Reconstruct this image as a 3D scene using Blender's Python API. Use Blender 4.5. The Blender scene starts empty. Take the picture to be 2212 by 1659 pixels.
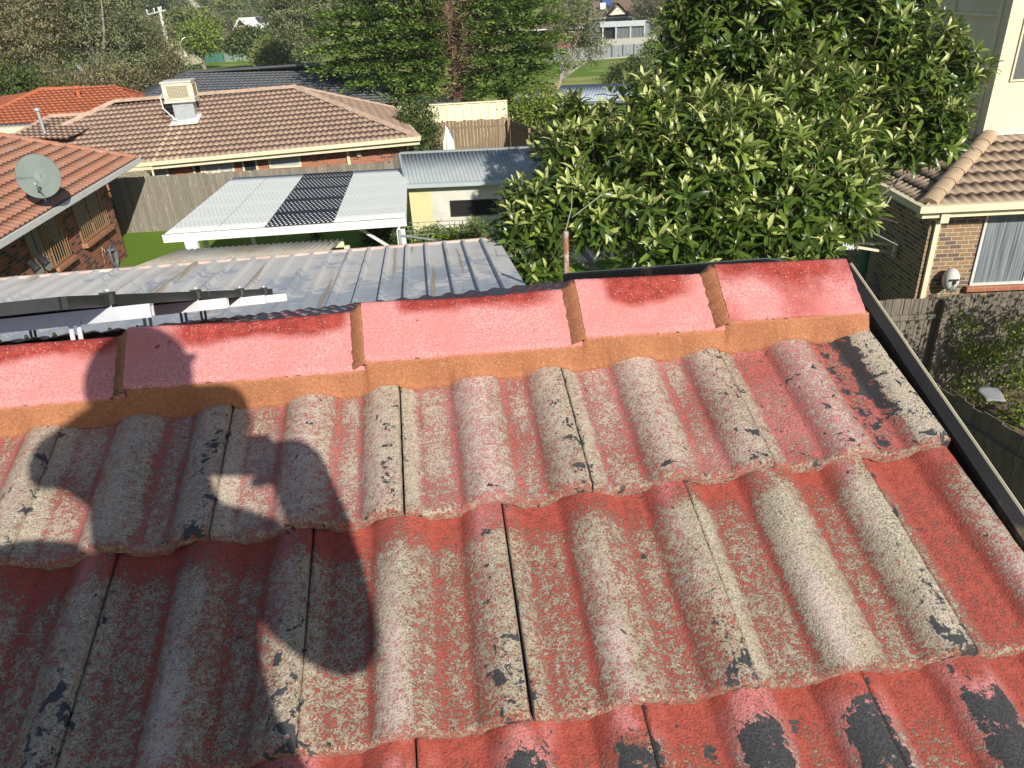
import bpy, math, random
import numpy as np
from mathutils import Vector, noise as mnoise
random.seed(7); RNG = np.random.default_rng(7)
SC = bpy.context.scene; COL = SC.collection
R = math.radians
# ------------------------------------------------------------------ camera, sky, sun, exposure
H = 6.7                                   # camera height over the lawn (metres)
FPX = 1620.0                              # focal length for a 2212 px wide frame
WM = np.array([[0.9983206632063079, -0.05792972825171698, 0.0],
               [-0.027017120556588062, -0.46559427302644646, 0.884585805968989],
               [-0.05124381535510957, -0.8831002884778473, -0.46637747788480777]])
CAM = np.array([0, 0, H])
cd = bpy.data.cameras.new('camera'); cam = bpy.data.objects.new('camera', cd); COL.objects.link(cam)
cd.sensor_width = 36; cd.lens = 36 * FPX / 2212; cd.clip_start = 0.02; cd.clip_end = 3000
from mathutils import Matrix
rx, ry, rz = WM[:, 0], -WM[:, 1], -WM[:, 2]
cam.matrix_world = Matrix(((rx[0], ry[0], rz[0], 0), (rx[1], ry[1], rz[1], 0), (rx[2], ry[2], rz[2], H), (0, 0, 0, 1)))
SC.camera = cam
SUN = np.array([0.389, -0.774, 0.499]); SUN /= np.linalg.norm(SUN)
w = bpy.data.worlds.new('World'); SC.world = w; w.use_nodes = True
wn = w.node_tree.nodes; sky = wn.new('ShaderNodeTexSky'); sky.sky_type = 'NISHITA'; sky.sun_disc = False
sky.sun_elevation = math.asin(SUN[2]); sky.sun_rotation = math.atan2(SUN[0], SUN[1]); sky.air_density = 1.0; sky.dust_density = 0.6
wn['Background'].inputs[1].default_value = 0.078
w.node_tree.links.new(sky.outputs[0], wn['Background'].inputs[0])
sl = bpy.data.lights.new('sun', 'SUN'); sl.energy = 5.0; sl.angle = R(0.5); sl.color = (1.0, 0.93, 0.82)
so = bpy.data.objects.new('sun', sl); COL.objects.link(so); so.location = (5, -10, 20)
so.rotation_euler = Vector(-SUN).to_track_quat('-Z', 'Y').to_euler()
SC.view_settings.view_transform = 'Standard'; SC.view_settings.look = 'None'
SC.view_settings.exposure = 0.52; SC.view_settings.gamma = 1

# ------------------------------------------------------------------ measuring helpers (image -> real place)
def V(*a): return np.array(a, float)
def ray(x, y): return WM @ V((x - 1106) / FPX, (y - 829.5) / FPX, 1.0)
def aty(x, y, Y): v = ray(x, y); return CAM + v * (Y / v[1])
def atz(x, y, z): v = ray(x, y); return CAM + v * ((z - H) / v[2])
def hit(x, y, p, n): v = ray(x, y); return CAM + v * (((p - CAM) @ n) / (v @ n))
RX = V(0.9959, -0.0900, 0.0132); RY = V(0.0890, 0.9347, 0.3440); RZ = np.cross(RX, RY)
RA = V(0.9959, 0.0890, 0.0186), V(-0.0900, 0.9347, 0.3438), V(0.0132, -0.3440, 0.9389)
ROOF = np.array(RA)                        # rows: roof x, y, z axes in world
ROOFC = V(0.70657463, -0.65702348, 1.04552379)
def rw(x, y, z=0.0): return CAM + (x - ROOFC[0]) * ROOF[0] + (y - ROOFC[1]) * ROOF[1] + (z - ROOFC[2]) * ROOF[2]

# ------------------------------------------------------------------ object helpers
LOC = {}
def link(o): COL.objects.link(o); return o
def thing(name, label, cat, loc=(0, 0, 0), group=None):
    o = link(bpy.data.objects.new(name, None)); o.location = tuple(float(t) for t in loc); o.empty_display_size = .2
    o['label'] = label; o['category'] = cat
    if group: o['group'] = group
    LOC[o] = V(*loc); return o
def tag(o, label, cat, group=None, kind=None):
    if label: o['label'] = label
    if cat: o['category'] = cat
    if group: o['group'] = group
    if kind: o['kind'] = kind
    return o
class MB:
    def __init__(s): s.v = []; s.f = []; s.uv = []; s.mi = []; s.sm = []; s.m = 0
    def face(s, pts, uv=None, smooth=False):
        n = len(s.v); s.v += [tuple(p) for p in pts]; s.f.append(tuple(range(n, n + len(pts))))
        if uv is None:
            a = np.array(pts[0], float); e = np.array(pts[1], float) - a; l = np.linalg.norm(e) or 1; e /= l
            nn = np.cross(e, np.array(pts[-1], float) - a); ln = np.linalg.norm(nn) or 1; q = np.cross(nn / ln, e)
            uv = [((np.array(p, float) - a) @ e, (np.array(p, float) - a) @ q) for p in pts]
        s.uv.append(uv); s.mi.append(s.m); s.sm.append(smooth)
    def box(s, c, d, rz=0, axes=None):
        c = V(*c)
        if axes is None:
            ca, sa = math.cos(rz), math.sin(rz); axes = (V(ca, sa, 0), V(-sa, ca, 0), V(0, 0, 1))
        X, Y, Z = [axes[i] * d[i] / 2 for i in range(3)]
        p = [c + i * X + j * Y + k * Z for k in (-1, 1) for j in (-1, 1) for i in (-1, 1)]
        for q in ((0, 1, 5, 4), (1, 3, 7, 5), (3, 2, 6, 7), (2, 0, 4, 6), (4, 5, 7, 6), (1, 0, 2, 3)):
            s.face([p[i] for i in q])
        return s
    def beam(s, a, b, wd, ht, up=(0, 0, 1)):
        a, b = V(*a), V(*b); d = b - a; L = np.linalg.norm(d); d /= L; up = V(*up)
        y = np.cross(up, d); y /= np.linalg.norm(y); z = np.cross(d, y)
        return s.box((a + b) / 2, (L, wd, ht), axes=(d, y, z))
    def tube(s, pts, rad, n=8, caps=True):
        pts = [V(*p) for p in pts]; rad = rad if hasattr(rad, '__len__') else [rad] * len(pts)
        rings = []; ref = V(0.3, 0.2, 1)
        for i, p in enumerate(pts):
            d = pts[min(i + 1, len(pts) - 1)] - pts[max(i - 1, 0)]; d /= np.linalg.norm(d) or 1
            if abs(d @ ref) > .95 * np.linalg.norm(ref): ref = V(1, .1, 0)
            x = np.cross(ref, d); x /= np.linalg.norm(x); y = np.cross(d, x); ref = y if False else ref
            rings.append([p + rad[i] * (math.cos(2 * math.pi * k / n) * x + math.sin(2 * math.pi * k / n) * y) for k in range(n)])
        L = 0
        for i in range(len(pts) - 1):
            l2 = L + np.linalg.norm(pts[i + 1] - pts[i])
            for k in range(n):
                k2 = (k + 1) % n; u0 = k / n * 6.28 * rad[i]; u1 = (k + 1) / n * 6.28 * rad[i]
                s.face([rings[i][k], rings[i][k2], rings[i + 1][k2], rings[i + 1][k]], [(u0, L), (u1, L), (u1, l2), (u0, l2)], True)
            L = l2
        if caps: s.face(rings[0][::-1]); s.face(rings[-1])
        return s
    def grid(s, P, UV, smooth=True):
        n = len(s.v); a, b = P.shape[:2]; s.v += [tuple(p) for p in P.reshape(-1, 3)]
        for i in range(a - 1):
            for j in range(b - 1):
                q = ((i, j), (i, j + 1), (i + 1, j + 1), (i + 1, j))
                s.f.append(tuple(n + x * b + y for x, y in q)); s.uv.append([tuple(UV[x, y]) for x, y in q]); s.mi.append(s.m); s.sm.append(smooth)
        return s
    def build(s, name, mats, parent=None, merge=False):
        if not isinstance(mats, (list, tuple)): mats = [mats]
        base = V(0, 0, 0); p = parent
        while p is not None: base = base + LOC.get(p, V(0, 0, 0)); p = p.parent
        me = bpy.data.meshes.new(name); vv = np.array(s.v, float) - base
        me.from_pydata([tuple(x) for x in vv], [], s.f)
        ul = me.uv_layers.new(name='UVMap'); ul.data.foreach_set('uv', np.array([c for u in s.uv for c in u], float).ravel())
        me.polygons.foreach_set('material_index', s.mi); me.polygons.foreach_set('use_smooth', s.sm)
        for m in mats: me.materials.append(m)
        o = link(bpy.data.objects.new(name, me)); o.parent = parent
        LOC[o] = V(0, 0, 0)
        if merge:
            import bmesh
            bm = bmesh.new(); bm.from_mesh(me); bmesh.ops.remove_doubles(bm, verts=bm.verts, dist=1e-4)
            bmesh.ops.recalc_face_normals(bm, faces=bm.faces); bm.to_mesh(me); bm.free()
        return o
def solid(o, t, off=-1):
    m = o.modifiers.new('solid', 'SOLIDIFY'); m.thickness = t; m.offset = off; return o
def bevel(o, wd=.01, seg=2):
    m = o.modifiers.new('bevel', 'BEVEL'); m.width = wd; m.segments = seg; m.limit_method = 'ANGLE'; return o
def copy_tree(o, parent=None, **kw):
    c = o.copy(); COL.objects.link(c); c.parent = parent; LOC[c] = LOC.get(o, V(0, 0, 0))
    for ch in [x for x in SC.objects if x.parent == o]: copy_tree(ch, c)
    return c

# ------------------------------------------------------------------ node material helper
class NM:
    def __init__(s, name, rough=.8, spec=.3):
        s.mat = bpy.data.materials.new(name); s.mat.use_nodes = True; s.t = s.mat.node_tree; s.n = s.t.nodes
        s.b = s.n['Principled BSDF']; s.b.inputs['Roughness'].default_value = rough; s.b.inputs['Specular IOR Level'].default_value = spec
    def L(s, a, b): s.t.links.new(a, b)
    def setin(s, sock, v):
        if isinstance(v, (int, float)): sock.default_value = v
        elif isinstance(v, tuple): sock.default_value = v if len(v) == 4 or sock.type == 'VECTOR' else v + (1,)
        else: s.L(v, sock)
    def node(s, t, **k):
        n = s.n.new(t)
        for a, b in k.items(): setattr(n, a, b)
        return n
    def obj(s): return s.node('ShaderNodeTexCoord').outputs['Object']
    def uv(s): return s.node('ShaderNodeTexCoord').outputs['UV']
    def rnd(s): return s.node('ShaderNodeObjectInfo').outputs['Random']
    def attr(s, a): return s.node('ShaderNodeAttribute', attribute_name=a).outputs['Fac']
    def math(s, op, a, b=0.0, c=0.0, clamp=False):
        n = s.node('ShaderNodeMath', operation=op); n.use_clamp = clamp
        s.setin(n.inputs[0], a); s.setin(n.inputs[1], b); s.setin(n.inputs[2], c); return n.outputs[0]
    def vec(s, v, sc=(1, 1, 1), off=(0, 0, 0), rot=(0, 0, 0)):
        n = s.node('ShaderNodeMapping'); s.L(v, n.inputs[0]); n.inputs[1].default_value = off; n.inputs[2].default_value = rot; n.inputs[3].default_value = sc; return n.outputs[0]
    def noise(s, v, sc, det=3, rough=.55, dist=0, lac=2):
        n = s.node('ShaderNodeTexNoise'); s.L(v, n.inputs['Vector']); n.inputs['Scale'].default_value = sc; n.inputs['Detail'].default_value = det
        n.inputs['Roughness'].default_value = rough; n.inputs['Distortion'].default_value = dist; return n.outputs[0]
    def vor(s, v, sc, out='Distance', feat='F1'):
        n = s.node('ShaderNodeTexVoronoi', feature=feat); s.L(v, n.inputs['Vector']); n.inputs['Scale'].default_value = sc; return n.outputs[out]
    def step(s, v, lo, hi):
        n = s.node('ShaderNodeMapRange'); n.clamp = True; s.setin(n.inputs[0], v); s.setin(n.inputs[1], lo); s.setin(n.inputs[2], hi); return n.outputs[0]
    def mix(s, f, a, b, bt='MIX'):
        n = s.node('ShaderNodeMix', data_type='RGBA', blend_type=bt); s.setin(n.inputs[0], f); s.setin(n.inputs[6], a); s.setin(n.inputs[7], b); return n.outputs[2]
    def sep(s, v): n = s.node('ShaderNodeSeparateXYZ'); s.L(v, n.inputs[0]); return n.outputs
    def comb(s, x, y, z=0.0):
        n = s.node('ShaderNodeCombineXYZ'); s.setin(n.inputs[0], x); s.setin(n.inputs[1], y); s.setin(n.inputs[2], z); return n.outputs[0]
    def wn(s, v, out='Value'): n = s.node('ShaderNodeTexWhiteNoise', noise_dimensions='3D'); s.L(v, n.inputs[0]); return n.outputs[out]
    def col(s, c): s.setin(s.b.inputs['Base Color'], c); return s
    def rough(s, r): s.setin(s.b.inputs['Roughness'], r); return s
    def bump(s, h, strength=.5, dist=.01):
        n = s.node('ShaderNodeBump'); n.inputs['Strength'].default_value = strength; n.inputs['Distance'].default_value = dist
        s.L(h, n.inputs['Height']); s.L(n.outputs[0], s.b.inputs['Normal']); return s

def m_plain(name, c, rough=.7, var=.25, sc=3, spec=.3, metal=0, bump=0, bsc=40):
    m = NM(name, rough, spec); o = m.obj(); n = m.noise(o, sc, 6, .65)
    f = m.step(n, .3, .7)
    m.col(m.mix(f, tuple(x * (1 - var) for x in c), tuple(min(1, x * (1 + var * .6)) for x in c)))
    m.b.inputs['Metallic'].default_value = metal
    if bump: m.bump(m.noise(o, bsc, 4), bump, .01)
    return m.mat
def m_brick(name, c1, c2, mortar, wv=.24, hv=.086, dark=(.08, .05, .05), pd=.25):
    m = NM(name, .9, .2); uv = m.uv(); b = m.node('ShaderNodeTexBrick'); m.L(uv, b.inputs['Vector'])
    b.inputs['Scale'].default_value = 1; b.inputs['Brick Width'].default_value = wv; b.inputs['Row Height'].default_value = hv
    b.inputs['Mortar Size'].default_value = .006; b.inputs['Mortar Smooth'].default_value = .2; b.inputs['Bias'].default_value = 0
    b.inputs['Color1'].default_value = (0, 0, 0, 1); b.inputs['Color2'].default_value = (1, 1, 1, 1); b.inputs['Mortar'].default_value = (.5, .5, .5, 1)
    c = m.mix(b.outputs['Color'], c1, c2); c = m.mix(m.step(b.outputs['Color'], 1 - pd - .02, 1 - pd), c, dark)
    c = m.mix(m.math('MULTIPLY', m.noise(m.obj(), 25, 5), .5), c, (.03, .02, .02))
    c = m.mix(b.outputs['Fac'], c, mortar); m.col(c)
    m.bump(m.math('SUBTRACT', m.noise(uv, 60, 3), m.math('MULTIPLY', b.outputs['Fac'], 2.0)), .6, .006); return m.mat
def m_tile(name, c1, c2, stain, stain_amt=.4, tw=.3, gauge=.33, speck=None, edge=.5, rough=.85, moss=None):
    """roof tiles: colour varies tile by tile, weathering runs, lichen specks"""
    m = NM(name, rough, .25); uv = m.uv(); s = m.sep(uv)
    cell = m.comb(m.math('FLOOR', m.math('DIVIDE', s[0], tw)), m.math('FLOOR', m.math('DIVIDE', s[1], gauge)))
    r = m.wn(cell); c = m.mix(r, c1, c2)
    n = m.noise(m.vec(uv, (4, 1.2, 1)), 1.5, 6, .7); c = m.mix(m.math('MULTIPLY', m.step(n, .42, .7), stain_amt), c, stain)
    if moss: c = m.mix(m.step(m.noise(uv, .6, 5, .7), .52, .62), c, moss)
    if speck: c = m.mix(m.step(m.noise(uv, 9, 3, .5), .69, .72), c, speck)
    g = m.noise(uv, 45, 3, .6); c = m.mix(m.math('MULTIPLY', m.step(g, .3, .7), .35), c, tuple(x * .5 for x in c1)); m.col(c)
    m.bump(g, .4, .006); return m.mat
# leaves: random tint from uv.x, translucent
def m_leaf(name, ramp, rough=.5, trans=.3, spec=.4, under=None):
    m = NM(name, rough, spec); s = m.sep(m.uv()); cr = m.node('ShaderNodeValToRGB'); m.L(s[0], cr.inputs[0])
    e = cr.color_ramp.elements; e[0].position = ramp[0][0]; e[0].color = ramp[0][1] + (1,); e[1].position = ramp[-1][0]; e[1].color = ramp[-1][1] + (1,)
    for p, c in ramp[1:-1]: k = e.new(p); k.color = c + (1,)
    c = cr.outputs[0]
    if under:
        bf = m.node('ShaderNodeNewGeometry').outputs['Backfacing']; c = m.mix(m.math('MULTIPLY', bf, .75), c, under)
    m.col(c); tr = m.node('ShaderNodeBsdfTranslucent'); m.L(m.mix(.25, c, (.25, .32, .02)), tr.inputs[0])
    mx = m.node('ShaderNodeMixShader'); mx.inputs[0].default_value = trans; m.L(m.b.outputs[0], mx.inputs[1]); m.L(tr.outputs[0], mx.inputs[2])
    m.L(mx.outputs[0], m.n['Material Output'].inputs[0]); return m.mat

M = {}
M['cream'] = m_plain('cream_paint', (.62, .57, .40), .5, .12, 4)
M['white'] = m_plain('white_paint', (.66, .67, .66), .45, .06, 5)
M['greywhite'] = m_plain('weathered_white_paint', (.55, .56, .55), .5, .12, 6)
M['black'] = m_plain('dark_paint', (.028, .028, .03), .45, .3, 12, .4)
M['dark'] = m_plain('dark_interior', (.012, .012, .014), .8, .2)
_f = NM('chipped_dark_flashing', .7, .2); _o = _f.obj(); _n = _f.noise(_o, 16, 5, .7); _c = _f.mix(_f.step(_f.noise(_o, 5, 4), .35, .7), (.010, .010, .011), (.024, .023, .023)); _c = _f.mix(_f.step(_n, .70, .715), _c, (.34, .29, .23)); _c = _f.mix(_f.math('MULTIPLY', _f.step(_f.noise(_o, 3.2, 5, .7), .60, .66), .7), _c, (.16, .12, .08)); _f.col(_c); _f.bump(_n, .4, .003); M['flash'] = _f.mat
M['glass'] = m_plain('window_glass', (.03, .035, .04), .12, .2, 2, .6)
M['paleglass'] = m_plain('frosted_glass', (.33, .37, .40), .25, .15, 6, .6)
M['alu'] = m_plain('aluminium_rail', (.70, .72, .75), .38, .08, 30, .5, .55)
M['galv'] = m_plain('galvanised_steel', (.42, .46, .48), .45, .2, 8, .5, .5)
M['gap'] = m_plain('painted_shade_under_tiles', (.10, .062, .05), .95, .2)  # dark riser colour stands in for the shade under each tile course
M['gapo'] = m_plain('orange_tile_painted_shade', (.22, .065, .03), .95, .2)  # same painted shade for the risers of the orange roof
M['concrete'] = m_plain('concrete', (.38, .36, .32), .9, .25, 6, .2, 0, .4)
M['render'] = m_plain('cream_render', (.62, .575, .42), .9, .10, 1.2, .2, 0, .3, 120)
M['rust'] = None
M['bark'] = m_plain('grey_bark', (.22, .19, .155), .95, .35, 6, .1, 0, .6, 25)
M['palebark'] = m_plain('pale_gum_bark', (.30, .28, .245), .9, .35, 3, .1)
M['brownbark'] = m_plain('brown_bark', (.16, .10, .07), .95, .4, 4, .1, 0, .7, 20)
M['skin'] = m_plain('skin', (.48, .28, .20), .6, .1)
M['blueshirt'] = m_plain('navy_shirt', (.04, .06, .12), .9, .2, 20)
M['rubber'] = m_plain('grey_rubber_hose', (.11, .13, .16), .5, .2, 10)
M['brickred'] = m_brick('red_brown_brick', (.36, .13, .075), (.24, .095, .065), (.30, .17, .12), dark=(.09, .055, .05), pd=.3)
M['brickorange'] = m_brick('orange_brick', (.46, .17, .085), (.36, .13, .075), (.42, .32, .24), dark=(.2, .09, .07), pd=.2)
M['bricktan'] = m_brick('tan_brick', (.36, .235, .12), (.25, .165, .10), (.52, .46, .38), dark=(.17, .12, .09), pd=.3)
M['browntile'] = m_tile('brown_concrete_tile', (.41, .285, .205), (.31, .215, .16), (.18, .13, .10), .55)
M['orangetile'] = m_tile('orange_terracotta_tile', (.46, .135, .055), (.36, .10, .05), (.24, .10, .07), .6, .22, .34, (.6, .5, .42))
M['terratile'] = m_tile('weathered_terracotta_tile', (.43, .18, .105), (.33, .145, .09), (.30, .23, .18), .8, .23, .34, (.55, .5, .42))
M['charcoaltile'] = m_tile('charcoal_painted_tile', (.075, .08, .09), (.06, .065, .072), (.10, .105, .11), .4)
M['beigetile'] = m_tile('beige_concrete_tile', (.36, .27, .19), (.30, .225, .16), (.20, .155, .12), .5)
M['hiptile'] = m_plain('pinkish_ridge_tile', (.42, .30, .225), .85, .25, 5, .2, 0, .3)
M['beigecap'] = m_plain('beige_ridge_tile', (.37, .275, .185), .85, .2, 6, .2, 0, .3)
M['corrgrey'] = m_plain('grey_corrugated_steel', (.27, .30, .31), .75, .10, 2, .2, 0)
M['bluesteel'] = m_plain('blue_grey_corrugated_steel', (.32, .37, .42), .75, .12, 2, .2, 0)
M['creamsteel'] = m_plain('cream_steel_sheet', (.78, .72, .48), .5, .10, 2)
M['greysteel'] = m_plain('slate_steel_sheet', (.11, .12, .13), .6, .12, 3)
M['greenfence'] = m_plain('green_steel_fence', (.045, .14, .10), .5, .3, 1)
# grass
def grassmat():
    m = NM('grass', .95, .1); o = m.obj(); c = m.mix(m.step(m.noise(o, 25, 5, .7), .3, .7), (.07, .13, .012), (.16, .26, .025))
    c = m.mix(m.step(m.noise(o, .12, 4), .48, .62), c, (.30, .30, .10)); c = m.mix(m.step(m.noise(o, 1.1, 5, .7), .60, .72), c, (.20, .17, .08)); m.col(c)
    m.bump(m.noise(o, 60, 3), .8, .04); return m.mat
def lawnmat():
    m = NM('lawn_grass', .95, .1); o = m.obj(); c = m.mix(m.step(m.noise(o, 18, 5, .7), .3, .7), (.075, .14, .016), (.16, .26, .03))
    c = m.mix(m.step(m.noise(o, 1.1, 5, .7), .62, .74), c, (.22, .24, .06)); m.col(c); m.bump(m.noise(o, 60, 3), .8, .03); return m.mat
M['grass'] = grassmat(); M['lawn'] = lawnmat()
M['dirt'] = m_plain('bare_soil', (.14, .10, .07), .95, .4, 2, .1, 0, .5)
def palingmat(name, c1, c2, w_=.1, lich=(.42, .38, .26)):
    m = NM(name, .95, .1); uv = m.uv(); s = m.sep(uv); k = m.math('FLOOR', m.math('DIVIDE', s[0], w_))
    r = m.wn(m.comb(k, 1.0)); c = m.mix(r, c1, c2); st = m.noise(m.vec(uv, (28, 1.6, 1)), 1, 6, .75)
    c = m.mix(m.step(st, .45, .75), c, tuple(x * .45 for x in c1)); c = m.mix(m.step(m.noise(m.vec(uv, (14, 3, 1)), 1.2, 5, .7), .6, .68), c, lich)
    fr = m.math('FRACT', m.math('DIVIDE', s[0], w_)); gap = m.math('LESS_THAN', fr, .06); c = m.mix(gap, c, (.015, .013, .01)); m.col(c)
    m.bump(m.math('SUBTRACT', st, m.math('MULTIPLY', gap, 3.0)), .6, .006); return m.mat
M['paling'] = palingmat('weathered_paling', (.25, .225, .185), (.17, .155, .13))
M['palingbrown'] = palingmat('brown_paling', (.27, .20, .13), (.22, .165, .115), .14, (.33, .27, .18))
M['palinggrey'] = palingmat('old_grey_paling', (.19, .165, .135), (.125, .11, .09), .15, (.24, .21, .16))
def rustmat():
    m = NM('rusty_pipe', .8, .3); o = m.obj(); c = m.mix(m.step(m.noise(m.vec(o, (3, 3, 1)), 5, 5, .7), .46, .58), (.27, .10, .06), (.42, .36, .33)); m.col(c); return m.mat
M['rust'] = rustmat()
# weathered galvanised decking of the carport: pale oxide blotches, brown runs
DECKM = 1.15
def deckmat():
    m = NM('weathered_steel_deck', .42, .5); uv = m.uv(); s = m.sep(uv)
    base = m.mix(m.step(m.noise(uv, 3, 5, .6), .35, .7), (.26, .285, .32), (.34, .36, .385))
    pal = m.math('ADD', m.math('MULTIPLY', m.noise(m.vec(uv, (5, 14, 1)), 1, 6, .72), .55), m.math('MULTIPLY', m.noise(uv, 1.1, 3, .5), .6))
    vv = m.math('MULTIPLY', m.math('SUBTRACT', s[1], DECKM), .06)
    f = m.step(m.math('ADD', pal, vv), .56, .585)
    c = m.mix(m.math('MULTIPLY', f, .9), base, (.49, .475, .455))
    run = m.math('MULTIPLY', m.step(m.noise(m.vec(uv, (9, .35, 1)), 1, 3, .5), .58, .64), .8); c = m.mix(run, c, (.25, .20, .13))
    br = m.step(m.noise(uv, .55, 4, .6), .55, .7); c = m.mix(m.math('MULTIPLY', br, .45), c, (.24, .21, .19)); m.col(c)
    m.rough(m.math('ADD', .5, m.math('MULTIPLY', f, .25)))
    m.bump(m.noise(uv, 30, 3), .15, .004); return m.mat
M['deck'] = deckmat()
def fibromat():
    m = NM('old_fibro_sheet', .95, .1); uv = m.uv(); c = m.mix(m.step(m.noise(uv, 1.2, 6, .7), .4, .65), (.36, .35, .32), (.27, .235, .16))
    c = m.mix(m.step(m.noise(uv, 22, 4, .7), .6, .68), c, (.52, .51, .48)); m.col(c); return m.mat
M['fibro'] = fibromat()
def latticemat(name, a, b, lo=.30):
    """woven shade sheet: rows of small diamond openings, with broad plain bands"""
    m = NM(name, .75, .15); uv = m.uv(); s = m.sep(uv)
    row = m.math('FLOOR', m.math('DIVIDE', s[1], .13)); sh = m.math('MULTIPLY', m.math('MODULO', row, 2.0), .05)
    fx = m.math('ABSOLUTE', m.math('SUBTRACT', m.math('FRACT', m.math('DIVIDE', m.math('ADD', s[0], sh), .10)), .5))
    fy = m.math('ABSOLUTE', m.math('SUBTRACT', m.math('FRACT', m.math('DIVIDE', s[1], .13)), .5))
    d = m.math('ADD', fx, fy); hole = m.math('LESS_THAN', d, lo)
    band = m.math('LESS_THAN', m.math('FRACT', m.math('DIVIDE', s[1], 1.15)), .80)
    m.col(m.mix(m.math('MULTIPLY', hole, m.math('ADD', .15, m.math('MULTIPLY', band, .85))), a, b)); m.bump(hole, .5, .01); return m.mat
M['lat_white'] = latticemat('white_woven_sheet', (.62, .64, .61), (.42, .455, .44))
M['lat_black'] = latticemat('black_woven_sheet', (.014, .016, .024), (.75, .77, .77), .27)
def shedwallmat():
    m = NM('stained_cream_wall', .9, .2); o = m.obj(); c = m.mix(m.step(m.noise(o, .9, 6, .7), .42, .6), (.58, .57, .50), (.50, .50, .46))
    x = m.sep(o)[0]; c = m.mix(m.step(m.math('ADD', x, m.math('MULTIPLY', m.noise(o, 6, 3), .3)), -1.72, -1.62), (.56, .54, .30), c)
    c = m.mix(m.math('MULTIPLY', m.step(m.noise(o, 3, 7, .75), .5, .7), .45), c, (.36, .35, .31)); m.col(c); return m.mat
M['shedwall'] = shedwallmat()
def curtainmat():
    m = NM('sheer_curtain_behind_glass', .3, .5); uv = m.uv(); n = m.noise(m.vec(uv, (30, .6, 1)), 1, 3, .5); m.col(m.mix(m.step(n, .35, .65), (.08, .095, .11), (.25, .28, .30))); return m.mat
M['curtain'] = curtainmat()

# ------------------------------------------------------------------ ground
def interp(t, pts):
    if t <= pts[0][0]: return pts[0][1]
    for (a, b), (c, d) in zip(pts, pts[1:]):
        if t <= c: return b + (d - b) * (t - a) / (c - a)
    return pts[-1][1]
GL = [(45, 0), (107, -1.0), (144, -2.2), (200, -1), (300, 2), (600, 4), (1500, 5)]
GR = [(38, 0), (60, -1.0), (85, -2.7), (150, -5.75), (165, -5.2), (200, -3.5), (300, 2), (600, 4), (1500, 5)]
def gz(x, y):
    a = min(1, max(0, (x / max(y, 1) + .20) / .26)); a = a * a * (3 - 2 * a)
    return interp(y, GL) * (1 - a) + interp(y, GR) * a
def make_ground():
    ys = np.concatenate([np.linspace(-60, 30, 10), np.linspace(35, 170, 40), np.linspace(180, 600, 25), np.linspace(700, 1500, 5)])
    g = MB(); P = np.zeros((len(ys), 61, 3)); U = np.zeros((len(ys), 61, 2))
    for i, y in enumerate(ys):
        for j in range(61):
            x = (j / 60 - .5) * 2 * (60 + max(0, y) * 1.2); P[i, j] = (x, y, gz(x, y)); U[i, j] = (x, y)
    g.grid(P, U); tag(g.build('ground', M['grass']), 'grassy ground falling away to the park behind the houses', 'ground', kind='structure')
    l = MB(); P = np.zeros((2, 2, 3)); U = np.zeros((2, 2, 2))
    for i, y in enumerate((1.0, 25.3)):
        for j, x in enumerate((-13.2, 4.4)): P[i, j] = (x, y, .004); U[i, j] = (x, y)
    l.grid(P, U); tag(l.build('lawn', M['lawn']), 'mown green lawn of the back yard under the white patio cover', 'lawn', kind='structure')
    d = MB(); d.face([(4.4, 2, .006), (9, 2, .006), (9, 14, .006), (4.4, 14, .006)]); tag(d.build('soil', M['dirt']), 'bare shaded soil between the houses on the right', 'ground', kind='structure')
make_ground()

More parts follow.
